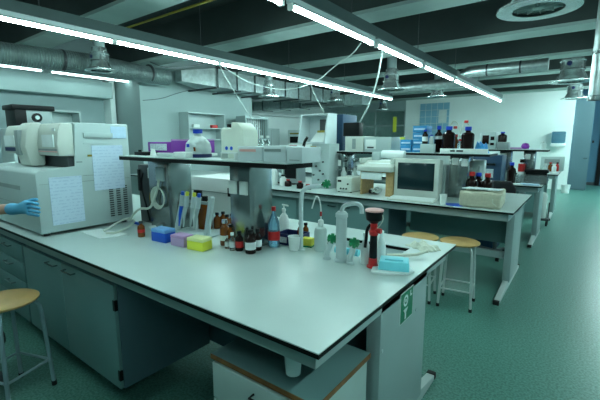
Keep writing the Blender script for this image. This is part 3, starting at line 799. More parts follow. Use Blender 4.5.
# small dishes, papers, tubing on left
x, y = G(155, 229, ZB); tag(B().lathe([(0, 0), (.03, 0), (.045, .02), (.04, .02), (.028, .004), (0, .004)], 20).obj('white_dish', 'white', loc=(x, y, ZB)), 'small white dish behind the blue tip box', 'dish')
x, y = G(169, 226, ZB); cup('small white beaker left of the pipette rack foot', x, y, ZB, .02, .026, .045, name='beaker')
x, y = G(98, 234, ZB)
o = B().prism([(-.17, -.06), (.13, -.12), (.2, .05), (-.12, .06)], 'z', 0, .004).obj('paper_sheet', 'paper', loc=(x, y + .04, ZB)); o.rotation_euler = (0, 0, .15)
tag(o, 'white paper lying on the bench before the grey instrument', 'paper')
tp = lambda u, v, z: (*G(u, v, z), z)
cable('tubing', [tp(104, 231, ZB + .012), tp(112, 226, ZB + .03), tp(124, 219, ZB + .05), tp(132, 218, ZB + .05), tp(136, 222, .93), tp(118, 233, ZB + .012), tp(106, 233, ZB + .012)], .008, 'tubing', 'pale flexible tubing curled over the paper sheet', 'tubing')
cable('tubing', [tp(130, 221, ZB + .03), (-2.68, 1.5, 1.0), (-2.62, 1.52, 1.05), (-2.52, 1.54, 1.05), (-2.48, 1.55, 1.12), (-2.44, 1.56, 1.2), (-2.42, 1.56, 1.27)], .009, 'tubing', 'pale tubing looping up the front of the left steel column', 'tubing')
x, y, z = P3(165, 195, 1.56)
b = B()
for k in range(4):
    R = .062 + .006 * k; b.tube([(R * math.cos(a * PI / 12), -.006 * k, R * math.sin(a * PI / 12)) for a in range(25)], .004, 6)
o = b.obj('coiled_tubing', 'tubing', loc=(-2.43, 1.565, 1.14)); tag(o, 'coil of clear tubing hung on the left steel column', 'tubing')
x, y = G(133, 222, ZB + .02)
tag(B().box(-.05, .05, -.008, .008, 0, .02, .004).obj('blue_clip', 'blue', loc=(x + .02, y + .02, ZB)), 'small blue clip by the pale tubing', 'clip')
# clutter behind: white instrument between columns
t = thing('white_instrument', 'boxy white instrument behind the pipette rack between the two steel columns', 'instrument', (-2.13, 2.08, ZB))
B().box(-.62, .0, 0, .33, 0, .34, .01).obj('body', 'white', t)
B().box(-.6, -.03, -.004, -.0, .22, .225).obj('seam', 'grey', t)
B().box(-.14, -.11, -.01, 0, .20, .27, .003).obj('latch', 'black', t)
crumple('plastic_bag', 'plasc', 'crumpled clear plastic bag behind the small amber bottles', 'bag', -2.24, 1.93, ZB, .2, .12, .1, .2, 5)
t = thing('power_unit', 'dark electrical unit with cables between instrument and left column', 'device', (-2.6, 1.65, ZB))
B().box(-.24, 0, 0, .3, 0, .46, .008).obj('body', 'dgrey', t)
B().box(-.235, -.2, -.01, 0, .25, .42, .003).obj('face_panel', 'black', t)
cable('hanging_cable', [(-2.72, 1.62, 1.3), (-2.76, 1.62, 1.2), (-2.70, 1.62, 1.05), (-2.66, 1.62, .93)], .007, 'black', 'black cable hanging left of the socket column')
cable('hanging_cable', [(-2.6, 1.62, 1.24), (-2.63, 1.62, 1.17), (-2.66, 1.63, 1.1), (-2.62, 1.62, 1.0)], .006, 'ypipe', 'yellow cable hanging left of the socket column')

# ================================================================== SHELF 1 ITEMS
ZS = 1.441
def on1(u, y=1.58):   # x on the shelf at depth y for column u
    d = ray(u, 150); return d.x * y / d.y
def box_item(name, label, cat, u0, u1, y0, depth, z, h, m, extra=None, rz=0, lid=None, grp=None):
    x0 = on1(u0, y0); x1 = on1(u1, y0)
    t = thing(name, label, cat, ((x0 + x1) / 2, y0, z), rz, grp)
    W = (x1 - x0) / 2
    B().box(-W, W, 0, depth, 0, h, .003).obj('body', m, t)
    if lid: B().box(-W - .003, W + .003, -.003, depth + .003, h * .72, h + .003, .002).obj('lid', lid, t)
    return t, W
t, W = box_item('cardboard_box', 'pale carton with red print, leftmost of the three at the shelf end', 'box', 238, 262, 1.46, .15, ZS, .075, 'carton')
B().box(-W * .85, W * .5, -.002, 0, .048, .062).obj('printed_band', 'pink', t)
t, W = box_item('cardboard_box', 'pale carton in the middle of the three at the shelf end', 'box', 263.5, 285.5, 1.44, .15, ZS, .08, 'carton')
B().box(-W * .9, W * .6, -.002, 0, .052, .066).obj('printed_band', 'grey', t)
t, W = box_item('cardboard_box', 'plain pale carton at the right end of the foreground shelf', 'box', 286.5, 302, 1.44, .16, ZS, .075, 'carton')
B().box(-W * .6, W * .7, -.002, 0, .012, .016).obj('printed_band', 'grey', t)
# purple boxes
t, W = box_item('purple_box', 'purple carton with white label on the left part of the shelf', 'box', 149, 171, 1.62, .16, ZS + .02, .075, 'purple', rz=.05)
B().box(-W * .8, W * .6, -.002, 0, .015, .062).obj('paper_label', 'print2', t)
t, W = box_item('purple_box', 'purple and lilac carton left of the round blue capped bottle', 'box', 172, 192, 1.62, .2, ZS + .02, .085, 'purple', rz=.05)
B().box(-W, W, 0, .2, .0851, .095).obj('lid', 'lilac', t)
tag(B().box(-.42, .0, 0, .22, 0, .018, .004).obj('shelf_tray', 'white', loc=(on1(192, 1.6), 1.6, ZS)), 'flat white tray beneath the two purple cartons', 'tray')
t, W = box_item('small_white_box', 'low white box in front of the second purple carton', 'box', 173, 185, 1.45, .08, ZS, .035, 'white')
t, W = box_item('black_device', 'small black device at the left of the foreground shelf', 'device', 134, 146, 1.52, .1, ZS, .025, 'black')
B().lathe([(0, .025), (.012, .025), (.012, .04), (0, .04)], 10).obj('button', 'black', t)
cup('white plastic lid cup at the left of the foreground shelf', on1(153, 1.5), 1.5, ZS, .022, .012, .05, name='cup')
x = on1(165, 1.5); tag(B().lathe([(0, 0), (.05, 0), (.055, .02), (.05, .02), (.046, .004), (0, .004)], 20).obj('clear_dish', 'plasc', loc=(x, 1.5, ZS)), 'shallow translucent dish before the first purple carton', 'dish')
# big round bottle
x = on1(201, 1.6)
t = thing('carboy', 'large round clear bottle with blue cap on the foreground shelf', 'bottle', (x, 1.58, ZS))
B().lathe([(0, 0), (.072, 0), (.078, .01), (.082, .05), (.075, .09), (.045, .125), (.026, .135), (.026, .15), (0, .15)], 28).obj('body', 'plasc', t)
B().lathe([(0, .15), (.03, .15), (.03, .175), (0, .175)], 20).obj('cap', 'cblue', t)
B().lathe([(.079, .0), (.083, .0), (.083, .022), (.079, .022)], 28).obj('base_ring', 'navy', t)
b = B().box(-.01, .015, -.0835, -.08, .065, .085).obj('paper_label', 'cblue', t)
B().box(.03, .055, -.07, -.066, .04, .065).obj('paper_label', 'amber', t)
# jug
x0 = on1(217, 1.5); x1 = on1(240, 1.5); W = (x1 - x0) / 2
t = thing('detergent_jug', 'large cream plastic jug with black cap on the foreground shelf', 'jug', ((x0 + x1) / 2, 1.53, ZS))
B().prism([(-W, 0), (W, 0), (W, .1), (W * .9, .125), (W * .95, .165), (W * .5, .205), (-.01, .21), (.01, .17), (-.01, .165), (-.02, .175), (-W * .3, .18), (-W * .9, .18), (-W, .15)], 'y', 0, .12, .008).obj('body', 'jug', t)
B().lathe([(0, .18), (.035, .18), (.035, .2), (0, .2)], 18, c=(-W * .55, .06, 0)).obj('cap', 'black', t)
b = B()
for q in (-.045, -.005): b.tube([(q, -.002, .062), (q, -.0, .062)], .011, 12)
b.obj('printed_logo', 'blue', t)
b = B()
t2 = thing('tube_rack', 'small white tube rack in front of the cream jug', 'rack', (on1(228, 1.45), 1.45, ZS))
B().box(-.06, .05, 0, .05, 0, .006).box(-.06, .05, 0, .05, .035, .041).box(-.06, -.054, 0, .05, .006, .035).box(.044, .05, 0, .05, .006, .035).obj('body', 'white', t2)
bottle('cream plastic bottle behind the cream jug', 240, 150, ZS, 12, 26, 'jug', 'white', xy=(on1(244, 1.75), 1.75), kind='tall', capw=.4)
for i, u in enumerate((256, 262, 268)):
    bottle(['leftmost', 'middle', 'rightmost'][i] + ' of three clear glass bottles behind the red printed carton', u, 150, ZS, 7, 22, 'glass', 'white', xy=(on1(u, 1.76), 1.76), kind='tall', name='glass_bottle')
t, W = box_item('red_item', 'small red and white pack behind the right carton', 'pack', 288, 297, 1.72, .05, ZS, .085, 'white')
B().box(-W * .6, W, -.002, 0, .06, .08).obj('red_patch', 'red', t)
t = thing('bottle_opener', 'black tool handle standing at the right end of the shelf', 'tool', (on1(303, 1.72), 1.72, ZS))
B().tube([(-.01, 0, 0), (0, 0, .06), (.012, 0, .1), (.03, 0, .125)], .008, 8).obj('handle', 'black', t)

# ================================================================== GREY INSTRUMENT (left)
t = thing('analyser', 'large grey and beige laboratory analyser on the left of the foreground bench', 'instrument', (-2.87, .95, ZB))
B().prism([(0, .02), (.66, .02), (.66, .77), (.26, .77), (.26, .455), (.03, .455), (0, .43)], 'x', -1.1, 0, .012).obj('body', 'ltgrey', t)
b = B()
for xx in (-1.0, -.05):
    for yy in (.05, .6): b.lathe([(0, 0), (.02, 0), (.02, .02), (0, .02)], 10, c=(xx, yy, 0))
pieces(b, 'foot', 'rubber', t)
B().box(0, .003, .262, .30, .49, .5).box(0, .003, .30, .6, .395, .398).box(0, .003, .02, .64, .355, .358).obj('seam', 'grey', t)
for y0, y1, z0, z1, m in ((.075, .285, .07, .40, 'print'), (.37, .60, .28, .61, 'print')):
    B().box(.002, .006, y0, y1, z0, z1).obj('paper_sheet', m, t)
B().box(.001, .004, .52, .64, .66, .75).obj('paper_label', 'pblue', t)
b = B().box(.0, .012, .32, .53, .665, .70, .003).box(0, .004, .32, .53, .62, .625)
b.obj('handle_bar', 'ltgrey', t)
B().box(.001, .004, .34, .40, .53, .545).obj('warning_label', 'ypipe', t)
for j in range(3):
    g = B()
    for k in range(14): g.box(0, .003, .475 + j * .055, .505 + j * .055, .07 + k * .017, .079 + k * .017)
    g.obj('vent_grille', 'dgrey', t)
# front face lines
B().box(-.75, -.3, -.003, 0, .30, .33).obj('recess_handle', 'grey', t)
B().box(-1.08, -.02, -.002, 0, .20, .204).obj('seam', 'grey', t)
# upper modules with curved doors
def module(x0, x1, y0, nm):
    return B().prism([(y0, .54), (.262, .535), (.262, .765), (y0 + .03, .765), (y0 + .008, .71), (y0 - .004, .62)], 'x', x0, x1, .012).obj(nm, 'beige', t)
B().box(-1.0, -.03, .22, .262, .456, .54).obj('dark_gap', 'dgrey', t)
mo = module(-.36, -.008, .155, 'sample_door')
B().box(-.24, -.05, .144, .152, .60, .685).obj('paper_label', 'label', mo)
B().box(-.33, -.02, .149, .155, .565, .572).obj('printed_line', 'pink', mo)
B().box(-.33, -.02, .149, .156, .574, .588).obj('dark_slot', 'grey', mo)
B().box(-.09, -.05, .158, .166, .71, .73).obj('paper_label', 'label', mo)
pl = B().prism([(.10, .46), (.20, .46), (.20, .775), (.13, .775), (.09, .72), (.07, .6)], 'x', -.56, -.345, .02).obj('column_module', 'beige', t)
B().box(-.50, -.43, .06, .12, .54, .72, .004).obj('recess', 'grey', pl)
mo = module(-1.05, -.57, .155, 'sample_door')
B().box(-1.02, -.80, .144, .152, .60, .685).obj('paper_label', 'label', mo)
B().box(-1.03, -.60, .147, .156, .56, .59).obj('blue_strip', 'navy', mo)
# another device behind left: black frame with round lens on it
t = thing('optical_device', 'black topped camera like device with round lens behind the analyser', 'device', (-5.0, 1.5, 0))
B().box(-.4, 0, -.02, .45, .901, 1.68, .01).obj('base_box', 'ltgrey', t)
B().box(-.3, -.02, .10, .40, 1.68, 1.88, .008).obj('body', 'grey', t)
B().box(-.32, .0, .01, .43, 1.88, 1.935, .01).obj('top_bar', 'black', t)
B().box(-.3, -.0, .03, .14, 1.68, 1.88, .004).obj('dark_panel', 'black', t)
B().tube([(-.02, .24, 1.80), (.005, .24, 1.80)], .05, 20).obj('lens_ring', 'black', t)
B().tube([(.005, .24, 1.80), (.012, .24, 1.80)], .022, 16).obj('lens', 'ltgrey', t)
# open-front wall shelf at left and niche on projecting wall
def open_shelf(label, x, y0, y1, z0, z1, dep):
    t = thing('wall_cupboard', label, 'cupboard', (x, y0, z0))
    D = y1 - y0; h = z1 - z0
    b = B().box(0, dep, 0, .02, 0, h).box(0, dep, D - .02, D, 0, h).box(0, dep, .02, D - .02, h - .02, h).box(0, dep, .02, D - .02, 0, .02).box(0, .01, .02, D - .02, .02, h - .02)
    b.obj('carcass', 'ltgrey', t)
    B().box(.01, dep - .02, .02, D - .02, h * .42, h * .42 + .02).obj('shelf', 'ltgrey', t)
    return t
open_shelf('open grey cupboard on the white wall behind the blue capped bottle', -6.899, 5.0, 6.0, 1.55, 2.12, .32)
for i, (yy, m, lb) in enumerate(((5.2, 'white', 'small white jar on the open cupboard shelf'), (5.7, 'red', 'small red pack on the open cupboard shelf'))):
    tag(B().box(0, .08, 0, .16, 0, .07, .01).obj('jar' if i == 0 else 'pack', m, loc=(-6.75, yy, 1.812)), lb, 'jar' if i == 0 else 'pack')
t = thing('wall_cupboard', 'open framed grey cupboard far left behind the black lens device', 'cupboard', (-7.3, 2.5, 0))
B().box(0, .3, 0, .03, 0, 2.04).box(0, .3, .57, .6, 0, 2.04).box(0, .3, .03, .57, 2.01, 2.04).box(0, .02, .03, .57, 0, 2.01).obj('carcass', 'ltgrey', t)
B().box(.02, .28, .03, .57, 1.4, 1.42).obj('shelf', 'ltgrey', t)
# drying rack cabinet with vertical bars
t = thing('rod_rack', 'grey rack of tall vertical glass rods behind the cream jug', 'rack', (-6.3, 6.35, 0))
B().box(-.3, 0, 0, .03, 0, 2.1).box(-.3, 0, .77, .8, 0, 2.1).box(-.3, 0, .03, .77, 2.04, 2.1).box(-.3, -.28, .03, .77, 0, 2.04).box(-.3, 0, .03, .77, 1.54, 1.58).box(-.3, 0, .03, .77, .0, .9).obj('cabinet_frame', 'frame', t)
b = B()
for k in range(10): b.tube([(-.06, .08 + .07 * k, .9), (-.06, .08 + .07 * k, 2.04)], .006, 6)
pieces(b, 'rod', 'black', t)
B().box(-.27, -.25, .03, .77, .9, 2.04).obj('back_sheet', 'label', t)
# far left wall shelf instrument silhouettes
t = thing('steel_cabinet', 'grey upright cabinet against the far left wall', 'cabinet', (-9.4, 9.8, 0))
B().box(0, .5, 0, .9, 0, 1.95, .01).obj('body', 'ltgrey', t)
B().box(.5, .51, .43, .44, .1, 1.9).obj('door_seam', 'grey', t)
t = thing('stack_unit', 'white instrument stack with dark windows right of the far grey cabinet', 'instrument', (-8.6, 10.8, 0))
B().box(0, .7, 0, .6, 0, 1.9, .01).obj('body', 'white', t)
for z0 in (1.1, 1.45): B().box(.1, .6, -.01, 0, z0, z0 + .22, .003).obj('window', 'black', t)
B().box(.1, .6, -.01, 0, 1.75, 1.8, .003).obj('amber_strip', 'ypipe', t)

# ================================================================== HAND WITH GLOVE
def skin_obj(name, verts, edges, rad, m, parent=None, sub=2):
    me = bpy.data.meshes.new(name); me.from_pydata(verts, edges, []); 
    o = bpy.data.objects.new(name, me); C.objects.link(o)
    md = o.modifiers.new('skin', 'SKIN'); md.use_smooth_shade = True
    sl = me.skin_vertices[0].data if me.skin_vertices else None
    if sl is None:
        bm = bmesh.new(); bm.from_mesh(me); bm.verts.layers.skin.verify(); bm.to_mesh(me); bm.free(); sl = me.skin_vertices[0].data
    for i, r_ in enumerate(rad):
        sl[i].radius = r_ if isinstance(r_, tuple) else (r_, r_); sl[i].use_root = (i == 0)
    s = o.modifiers.new('sub', 'SUBSURF'); s.levels = sub; s.render_levels = sub
    me.materials.append(M[m])
    if parent: o.parent = parent
    return o
hx, hy, hz = P3(27, 208, .8)
# arm direction: from the left edge towards the analyser front
p = thing('person', 'person in a white coat reaching in from the left edge with a blue gloved hand', 'person', (hx, hy, hz), 0)
wr = Vector((-.10, -.01, -.015))
def L(x, y, z): return (x - hx, y - hy, z - hz)
sh = L(-3.17, .34, 1.42); el = L(-3.0, .60, 1.12)
bv = [L(-3.36, .28, .95), L(-3.36, .28, 1.15), L(-3.36, .29, 1.36), L(-3.36, .31, 1.48), L(-3.35, .34, 1.58), L(-3.34, .36, 1.68),
      sh, el, tuple(wr + Vector((-.16, -.03, -.015))), tuple(wr + Vector((-.03, 0, 0))),
      L(-3.55, .32, 1.42), L(-3.58, .36, 1.14), L(-3.50, .52, .98), L(-3.47, .60, .97),
      L(-3.27, .27, .88), L(-3.26, .28, .48), L(-3.26, .24, .09), L(-3.25, .36, .04),
      L(-3.45, .27, .88), L(-3.46, .28, .48), L(-3.46, .24, .09), L(-3.47, .36, .04)]
be = [(0, 1), (1, 2), (2, 3), (3, 4), (4, 5), (2, 6), (6, 7), (7, 8), (8, 9), (2, 10), (10, 11), (11, 12), (12, 13),
      (0, 14), (14, 15), (15, 16), (16, 17), (0, 18), (18, 19), (19, 20), (20, 21)]
br = [(.13, .09), (.12, .085), (.12, .085), .05, .075, .085, .055, .043, .034, .026, .055, .042, .03, .03,
      .08, .055, .04, .035, .08, .055, .04, .035]
skin_obj('body', bv, be, br, 'skin', p)
cv = [bv[0], bv[1], bv[2], sh, el, tuple(Vector(el) * .45 + (wr + Vector((-.12, -.02, -.01))) * .55), bv[10], bv[11], bv[12], L(-3.36, .28, .72)]
skin_obj('lab_coat', cv, [(0, 1), (1, 2), (2, 3), (3, 4), (4, 5), (2, 6), (6, 7), (7, 8), (0, 9)],
         [(.17, .125), (.155, .115), (.15, .11), .075, .062, .055, .075, .062, .05, (.19, .14)], 'coat', p)
skin_obj('trousers', [bv[0], bv[14], bv[15], bv[16], bv[18], bv[19], bv[20]], [(0, 1), (1, 2), (2, 3), (0, 4), (4, 5), (5, 6)],
         [(.14, .1), .095, .07, .06, .095, .07, .06], 'jacket', p)
for fx in (-3.25, -3.47):
    B().box(fx - .05, fx + .05, .17, .44, 0, .09, .025).obj('shoe', 'black', p).location = (-hx, -hy, -hz)
hb = B().lathe([(0, .13), (.05, .12), (.088, .08), (.102, .02), (.10, -.04), (.085, -.08)], 20); bmesh.ops.scale(hb.bm, vec=(1, 1.1, 1), verts=hb.bm.verts[:])
hb.obj('hair', 'black', p).location = L(-3.34, .335, 1.70)
fb = B().lathe([(0, -.02), (.012, -.015), (.008, .03), (0, .035)], 8)
fb.obj('nose', 'skin', p).location = L(-3.335, .452, 1.66)
for ex in (-.03, .03): B().lathe([(0, -.012), (.012, 0), (0, .012)], 10).obj('eye', 'dark', p).location = L(-3.335 + ex, .437, 1.685)
B().box(-.022, .022, -.006, .004, -.004, .004, .002).obj('mouth', 'pink', p).location = L(-3.335, .440, 1.62)
gv = [tuple(wr + Vector((-.125, -.022, -.012))), tuple(wr), (-.03, 0, 0), (.02, .0, .004)]
ge = [(0, 1), (1, 2), (2, 3)]; gr = [(.040, .044), (.028, .034), (.022, .042), (.018, .042)]
def finger(pts, rs, root):
    base = len(gv); prev = root
    for q, r_ in zip(pts, rs):
        gv.append(q); gr.append(r_); ge.append((prev, len(gv) - 1)); prev = len(gv) - 1
for k, (yy, zz, L) in enumerate(((.0, .036, .075), (0, .013, .085), (0, -.011, .08), (0, -.033, .062))):
    finger([(.03, yy, zz), (.03 + L * .45, yy + .004, zz + .002), (.03 + L * .78, yy + .016, zz - .003), (.03 + L, yy + .03, zz - .008)], [.011, .010, .009, .008], 3)
finger([(-.035, .02, .03), (-.005, .038, .044), (.025, .05, .046)], [.014, .012, .010], 2)
skin_obj('glove', gv, ge, gr, 'glove', p)

# ================================================================== BENCH 2 ITEMS
Z2 = .901
# CRT monitor
xl, yl = G(394, 199, Z2)
x0 = on1(395, 4.12); x1 = on1(440, 4.12)
W = (x1 - x0)
t = thing('crt_monitor', 'old bulky beige computer monitor on the second bench', 'monitor', ((x0 + x1) / 2, 4.12, Z2), 0)
B().box(-W / 2, W / 2, 0, .06, .02, .445, .012).obj('bezel', 'beige', t)
B().prism([(-W / 2 + .02, .06), (W / 2 - .02, .06), (W / 2 - .06, .36), (-W / 2 + .06, .36)], 'z', .05, .42, .01).obj('rear_housing', 'beige', t)
B().box(-W / 2 + .045, W / 2 - .045, -.006, -.0, .10, .40, .002).obj('screen', 'screen', t)
B().lathe([(0, -.001), (.13, -.001), (.12, .02), (.1, .05), (0, .05)], 20, c=(0, .18, 0)).obj('swivel_base', 'beige', t)
# keyboard
x0, y0 = G(388, 203, Z2); x0 = on1(389, 3.9); x1 = on1(436, 3.9)
t = thing('keyboard', 'beige keyboard in front of the old monitor', 'keyboard', ((x0 + x1) / 2, 3.89, Z2), 0)
W = (x1 - x0) / 2
B().prism([(0, 0), (.16, 0), (.16, .032), (0, .014)], 'x', -W, W, .003).obj('case', 'beige', t)
b = B()
for r_ in range(5):
    for k in range(14):
        a = -W + .015 + k * (2 * W - .03) / 14
        b.box(a, a + (2 * W - .03) / 14 - .003, .012 + r_ * .028, .035 + r_ * .028, .018 + r_ * .0032, .026 + r_ * .0032)
pieces(b, 'key', 'white', t)
x, y = G(442, 205, Z2); cup('white disposable cup right of the keyboard', x, y + .03, Z2, .026, .036, .105)
x, y = G(455, 205, Z2); tag(B().lathe([(0, 0), (.10, 0), (.105, .008), (0, .01)], 24, sx=1, sy=.7).obj('blue_mat', 'blue', loc=(x, y, Z2)), 'flat round blue mat between the cup and the canvas bag', 'mat')
# printer on stand
x0, x1 = on1(362, 4.12), on1(395, 4.12)
W = (x1 - x0) / 2; cx = (x0 + x1) / 2
t = thing('printer_stand', 'chipboard stand with open middle carrying the printer', 'stand', (cx, 4.1, Z2))
B().box(-W, -W + .02, 0, .32, 0, .27).box(W - .09, W - .07, 0, .32, 0, .27).box(-W, W, 0, .32, .27, .285).obj('frame', 'board', t)
B().box(W - .07, W, .0, .02, 0, .27).obj('side_panel', 'board', t)
tag(B().box(-.13, .13, 0, .02, 0, .085, .003).obj('paper_note', 'paper', loc=(cx - .06, 4.075, Z2 + .19)), 'white paper box front fixed beneath the printer in its stand', 'paper')
cable('cable_bundle', [(cx - .1, 4.2, Z2 + .02), (cx - .02, 4.15, Z2 + .1), (cx + .02, 4.2, Z2 + .05), (cx - .05, 4.14, Z2 + .03), (cx + .06, 4.16, Z2 + .09), (cx + .02, 4.12, Z2 + .02), (cx - .08, 4.14, Z2 + .07)], .012, 'cable', 'tangle of pale cables inside the chipboard stand')
tag(B().box(-.06, .06, 0, .06, 0, .05, .01).obj('power_adapter', 'black', loc=(cx - .1, 4.22, Z2)), 'black power adapter inside the chipboard stand', 'adapter')
t = thing('printer', 'beige dot matrix printer with paper feed on the chipboard stand', 'printer', (cx, 4.04, Z2 + .286))
B().prism([(0, 0), (.35, 0), (.35, .12), (.2, .12), (.1, .075), (0, .06)], 'x', -W - .02, W, .008).obj('body', 'beige', t)
pieces(B().box(-W - .02, -W + .02, .05, .36, .09, .15, .008).box(W - .04, W, .05, .36, .09, .15, .008), 'side_cheek', 'beige', t)
B().prism([(.12, .085), (.3, .125), (.3, .13), (.12, .09)], 'x', -W * .7, W * .8).obj('paper_sheet', 'paper', t)
b = B().tube([(-W * .5 + .05, .33, .19), (W + .02, .33, .19)], .05, 18)
b.obj('paper_roll', 'paper', t)
B().box(-W * .7, -W * .25, .22, .34, .12, .22, .006).obj('feed_motor', 'ltgrey', t)
# white box left (power supply)
x0, x1 = on1(337, 4.1), on1(352, 4.1); W = (x1 - x0) / 2
t = thing('power_supply', 'white control box with small dials left of the chipboard stand', 'device', ((x0 + x1) / 2, 4.1, Z2))
B().box(-W, W, 0, .3, .012, .19, .006).obj('case', 'beige', t)
B().box(-W + .02, -W + .07, -.004, 0, .13, .155).obj('display', 'black', t)
b = B()
for dx, dz in ((-.04, .05), (0, .05), (.04, .05), (.06, .11)): b.tube([(dx, 0, dz), (dx, -.015, dz)], .01, 10)
pieces(b, 'dial', 'black', t)
b = B()
for dx in (-W + .02, W - .02):
    for dy in (.03, .27): b.lathe([(0, 0), (.012, 0), (.012, .012), (0, .012)], 8, c=(dx, dy, 0))
pieces(b, 'foot', 'rubber', t)
# clutter between: lab stand with clamps
for u, lb in ((344, 'metal laboratory stand with clamps behind the white control box'), (355, 'second metal stand with glassware left of the printer')):
    x = on1(u, 4.46)
    t = thing('clamp_stand', lb, 'stand', (x, 4.46, Z2))
    B().box(-.06, .06, -.04, .04, 0, .012, .003).obj('base', 'dgrey', t)
    B().tube([(0, 0, .012), (0, 0, .46)], .008, 8).obj('rod', 'chrome', t)
    B().tube([(0, 0, .38), (.08, -.02, .40)], .012, 8).tube([(0, 0, .27), (-.08, -.03, .25)], .012, 8).box(-.02, .02, -.02, .02, .36, .41, .004).box(-.02, .02, -.02, .02, .25, .29, .004).obj('clamp', 'steel', t)
    B().lathe([(0, .0), (.035, 0), (.04, .05), (.02, .09), (.014, .13), (0, .13)], 14, c=(.02, -.03, .16)).obj('flask', 'plasc', t)
# large white instrument with hood (left on bench 2)
x0, x1 = on1(300, 4.3), on1(327, 4.3); cx = (x0 + x1) / 2; W = (x1 - x0) / 2
t = thing('hooded_instrument', 'tall white instrument with open hood and small screen behind the left tap', 'instrument', (cx, 4.2, Z2))
B().box(-.0, W + .06, .06, .32, 0, .60, .01).obj('body', 'ltgrey', t)
hd = B()
hd.prism([(.04, .60), (.34, .60), (.34, 1.0), (.12, 1.0)], 'x', -W, -W + .02).prism([(.04, .60), (.34, .60), (.34, 1.0), (.12, 1.0)], 'x', W - .02, W)
hd.box(-W + .02, W - .02, .32, .34, .60, 1.0).box(-W + .02, W - .02, .12, .32, .98, 1.0).box(-W + .02, W - .02, 0.04, .32, .60, .622)
hd.obj('hood', 'carton', t)
B().box(-W * .1, W * .6, .29, .318, .78, .93, .004).obj('screen', 'dgrey', t)
B().prism([(.08, .623), (.28, .623), (.29, .75), (.25, .75)], 'x', -W * .2, W * .7).obj('control_panel', 'white', t)
B().prism([(.24, .751), (.29, .751), (.30, .78), (.25, .78)], 'x', -W * .15, W * .3).obj('key_strip', 'ypipe', t)
B().box(-.0, .09, .03, .049, .5, .57, .003).obj('dark_panel', 'ypipe', t)
b = B()
for dx, dz in ((.05, .18), (.09, .3), (.15, .24), (.2, .36), (.13, .12), (.2, .2)): b.tube([(dx, .05, dz), (dx, .03, dz)], .012, 10)
pieces(b, 'dial', 'dgrey', t)
B().prism([(.0, .3), (.20, .56), (.22, .54), (.03, .27)], 'y', .02, .035).obj('bracket_plate', 'ltgrey', t)
tag(B().box(-.07, .06, 0, .4, 0, 1.0, .01).obj('side_panel', 'navy2', loc=(on1(338, 4.6), 4.62, Z2)), 'dark blue upright panel right of the white hooded instrument', 'panel')
# dark monitor box left of it
x0 = on1(289, 4.4)
t = thing('dark_screen_unit', 'dark boxed screen unit below the pale cartons on the second bench', 'monitor', (x0, 4.4, Z2))
B().box(-.28, .16, 0, .2, 0.02, .36, .01).obj('case', 'grey', t)
B().box(-.08, .13, -.01, 0, .09, .30, .003).obj('screen', 'black', t)
B().box(-.2, -.1, -.01, 0, .12, .28, .003).obj('chrome_plate', 'chrome', t)
B().box(-.2, .1, -.02, .2, 0, .02).obj('foot', 'black', t)
for i, (u, yy, h_, m) in enumerate(((274, 4.25, .3, 'white'), (278.5, 4.48, .22, 'dark'), (283, 4.2, .16, 'white'), (288, 4.2, .1, 'dark'), (300, 4.1, .1, 'dark'), (308, 4.08, .07, 'black'))):
    xx = on1(u, yy)
    bottle(['tall white', 'tall dark', 'medium white', 'short dark', 'small dark', 'tiny black'][i] + ' bottle in the row left of the hooded instrument', u, 0, Z2, 7, h_ / mpp(xx, yy, Z2), m, 'black' if m == 'white' else 'red', xy=(xx, yy), capw=.5)
# shelf 2 devices
ZS2 = 1.406
def shelf2(u0, u1, y0, dep, h, m, name, label, cat, **k):
    return box_item(name, label, cat, u0, u1, y0, dep, ZS2, h, m, **k)
t, W = shelf2(345, 363, 4.42, .3, .19, 'beige', 'white_device', 'white boxed device with hoses at the left of the second shelf', 'device')
B().box(-W * .2, W * .2, -.005, 0, .03, .16, .003).obj('dark_slot', 'grey', t)
t, W = shelf2(364, 391, 4.42, .3, .18, 'ltgrey', 'white_device', 'wide pale device with a window left of the blue cartons', 'device')
B().box(-W * .9, -W * .1, -.005, 0, .03, .15, .003).obj('front_panel', 'white', t)
B().box(-W * .75, -W * .25, -.008, -.005, .04, .06, .002).obj('printed_band', 'dgrey', t)
tag(B().box(-.12, .12, 0, .12, 0, .18, .01).obj('black_unit', 'black', loc=(on1(350, 4.45) - .02, 4.5, 1.597)), 'black unit above the white hose device', 'device')
# blue cartons
def carton(u0, u1, y0, z, h, label):
    t, W = box_item('blue_carton', label, 'box', u0, u1, y0, .2, z, h, 'boxblue', grp='stacked blue cartons')
    B().box(-W * .8, W * .8, -.002, 0, h * .35, h * .6).obj('printed_band', 'pblue', t)
    return t
carton(400, 411, 4.45, ZS2, .075, 'lower blue carton of the left short stack on the second shelf')
carton(400, 411, 4.45, ZS2 + .078, .07, 'upper blue carton of the left short stack on the second shelf')
for k in range(4): carton(412, 425.5, 4.46, ZS2 + k * .078, .075, ['bottom', 'second from bottom', 'third from bottom', 'topmost'][k] + ' blue carton of the tall stack on the second shelf')
tag(B().box(-.02, .03, 0, .05, 0, .03, .004).obj('yellow_block', 'yellow', loc=(on1(401, 4.47), 4.47, ZS2 + .149)), 'small yellow block on the short stack of blue cartons', 'block')
t, W = shelf2(420, 434, 4.36 + .03, .05, .1, 'ltgrey', 'white_box', 'white box carrying two amber bottles right of the blue cartons', 'box')
zq = ZS2 + .101
bx = lambda u, yy: (on1(u, yy), yy)
bottle('amber bottle with white label and blue cap on the white box', 425, 0, zq, 5.5, 14, 'dark', 'cblue', 'label', xy=bx(424.5, 4.415), capw=.5)
bottle('small clear bottle with blue cap on the white box', 430, 0, zq, 4, 9, 'plasc', 'cblue', xy=bx(431, 4.415), capw=.6)
bottle('amber bottle with blue cap between white box and big dark bottle', 438, 0, ZS2, 8, 26, 'dark', 'cblue', 'label', xy=bx(438, 4.6), capw=.4, labz=(.5, .62))
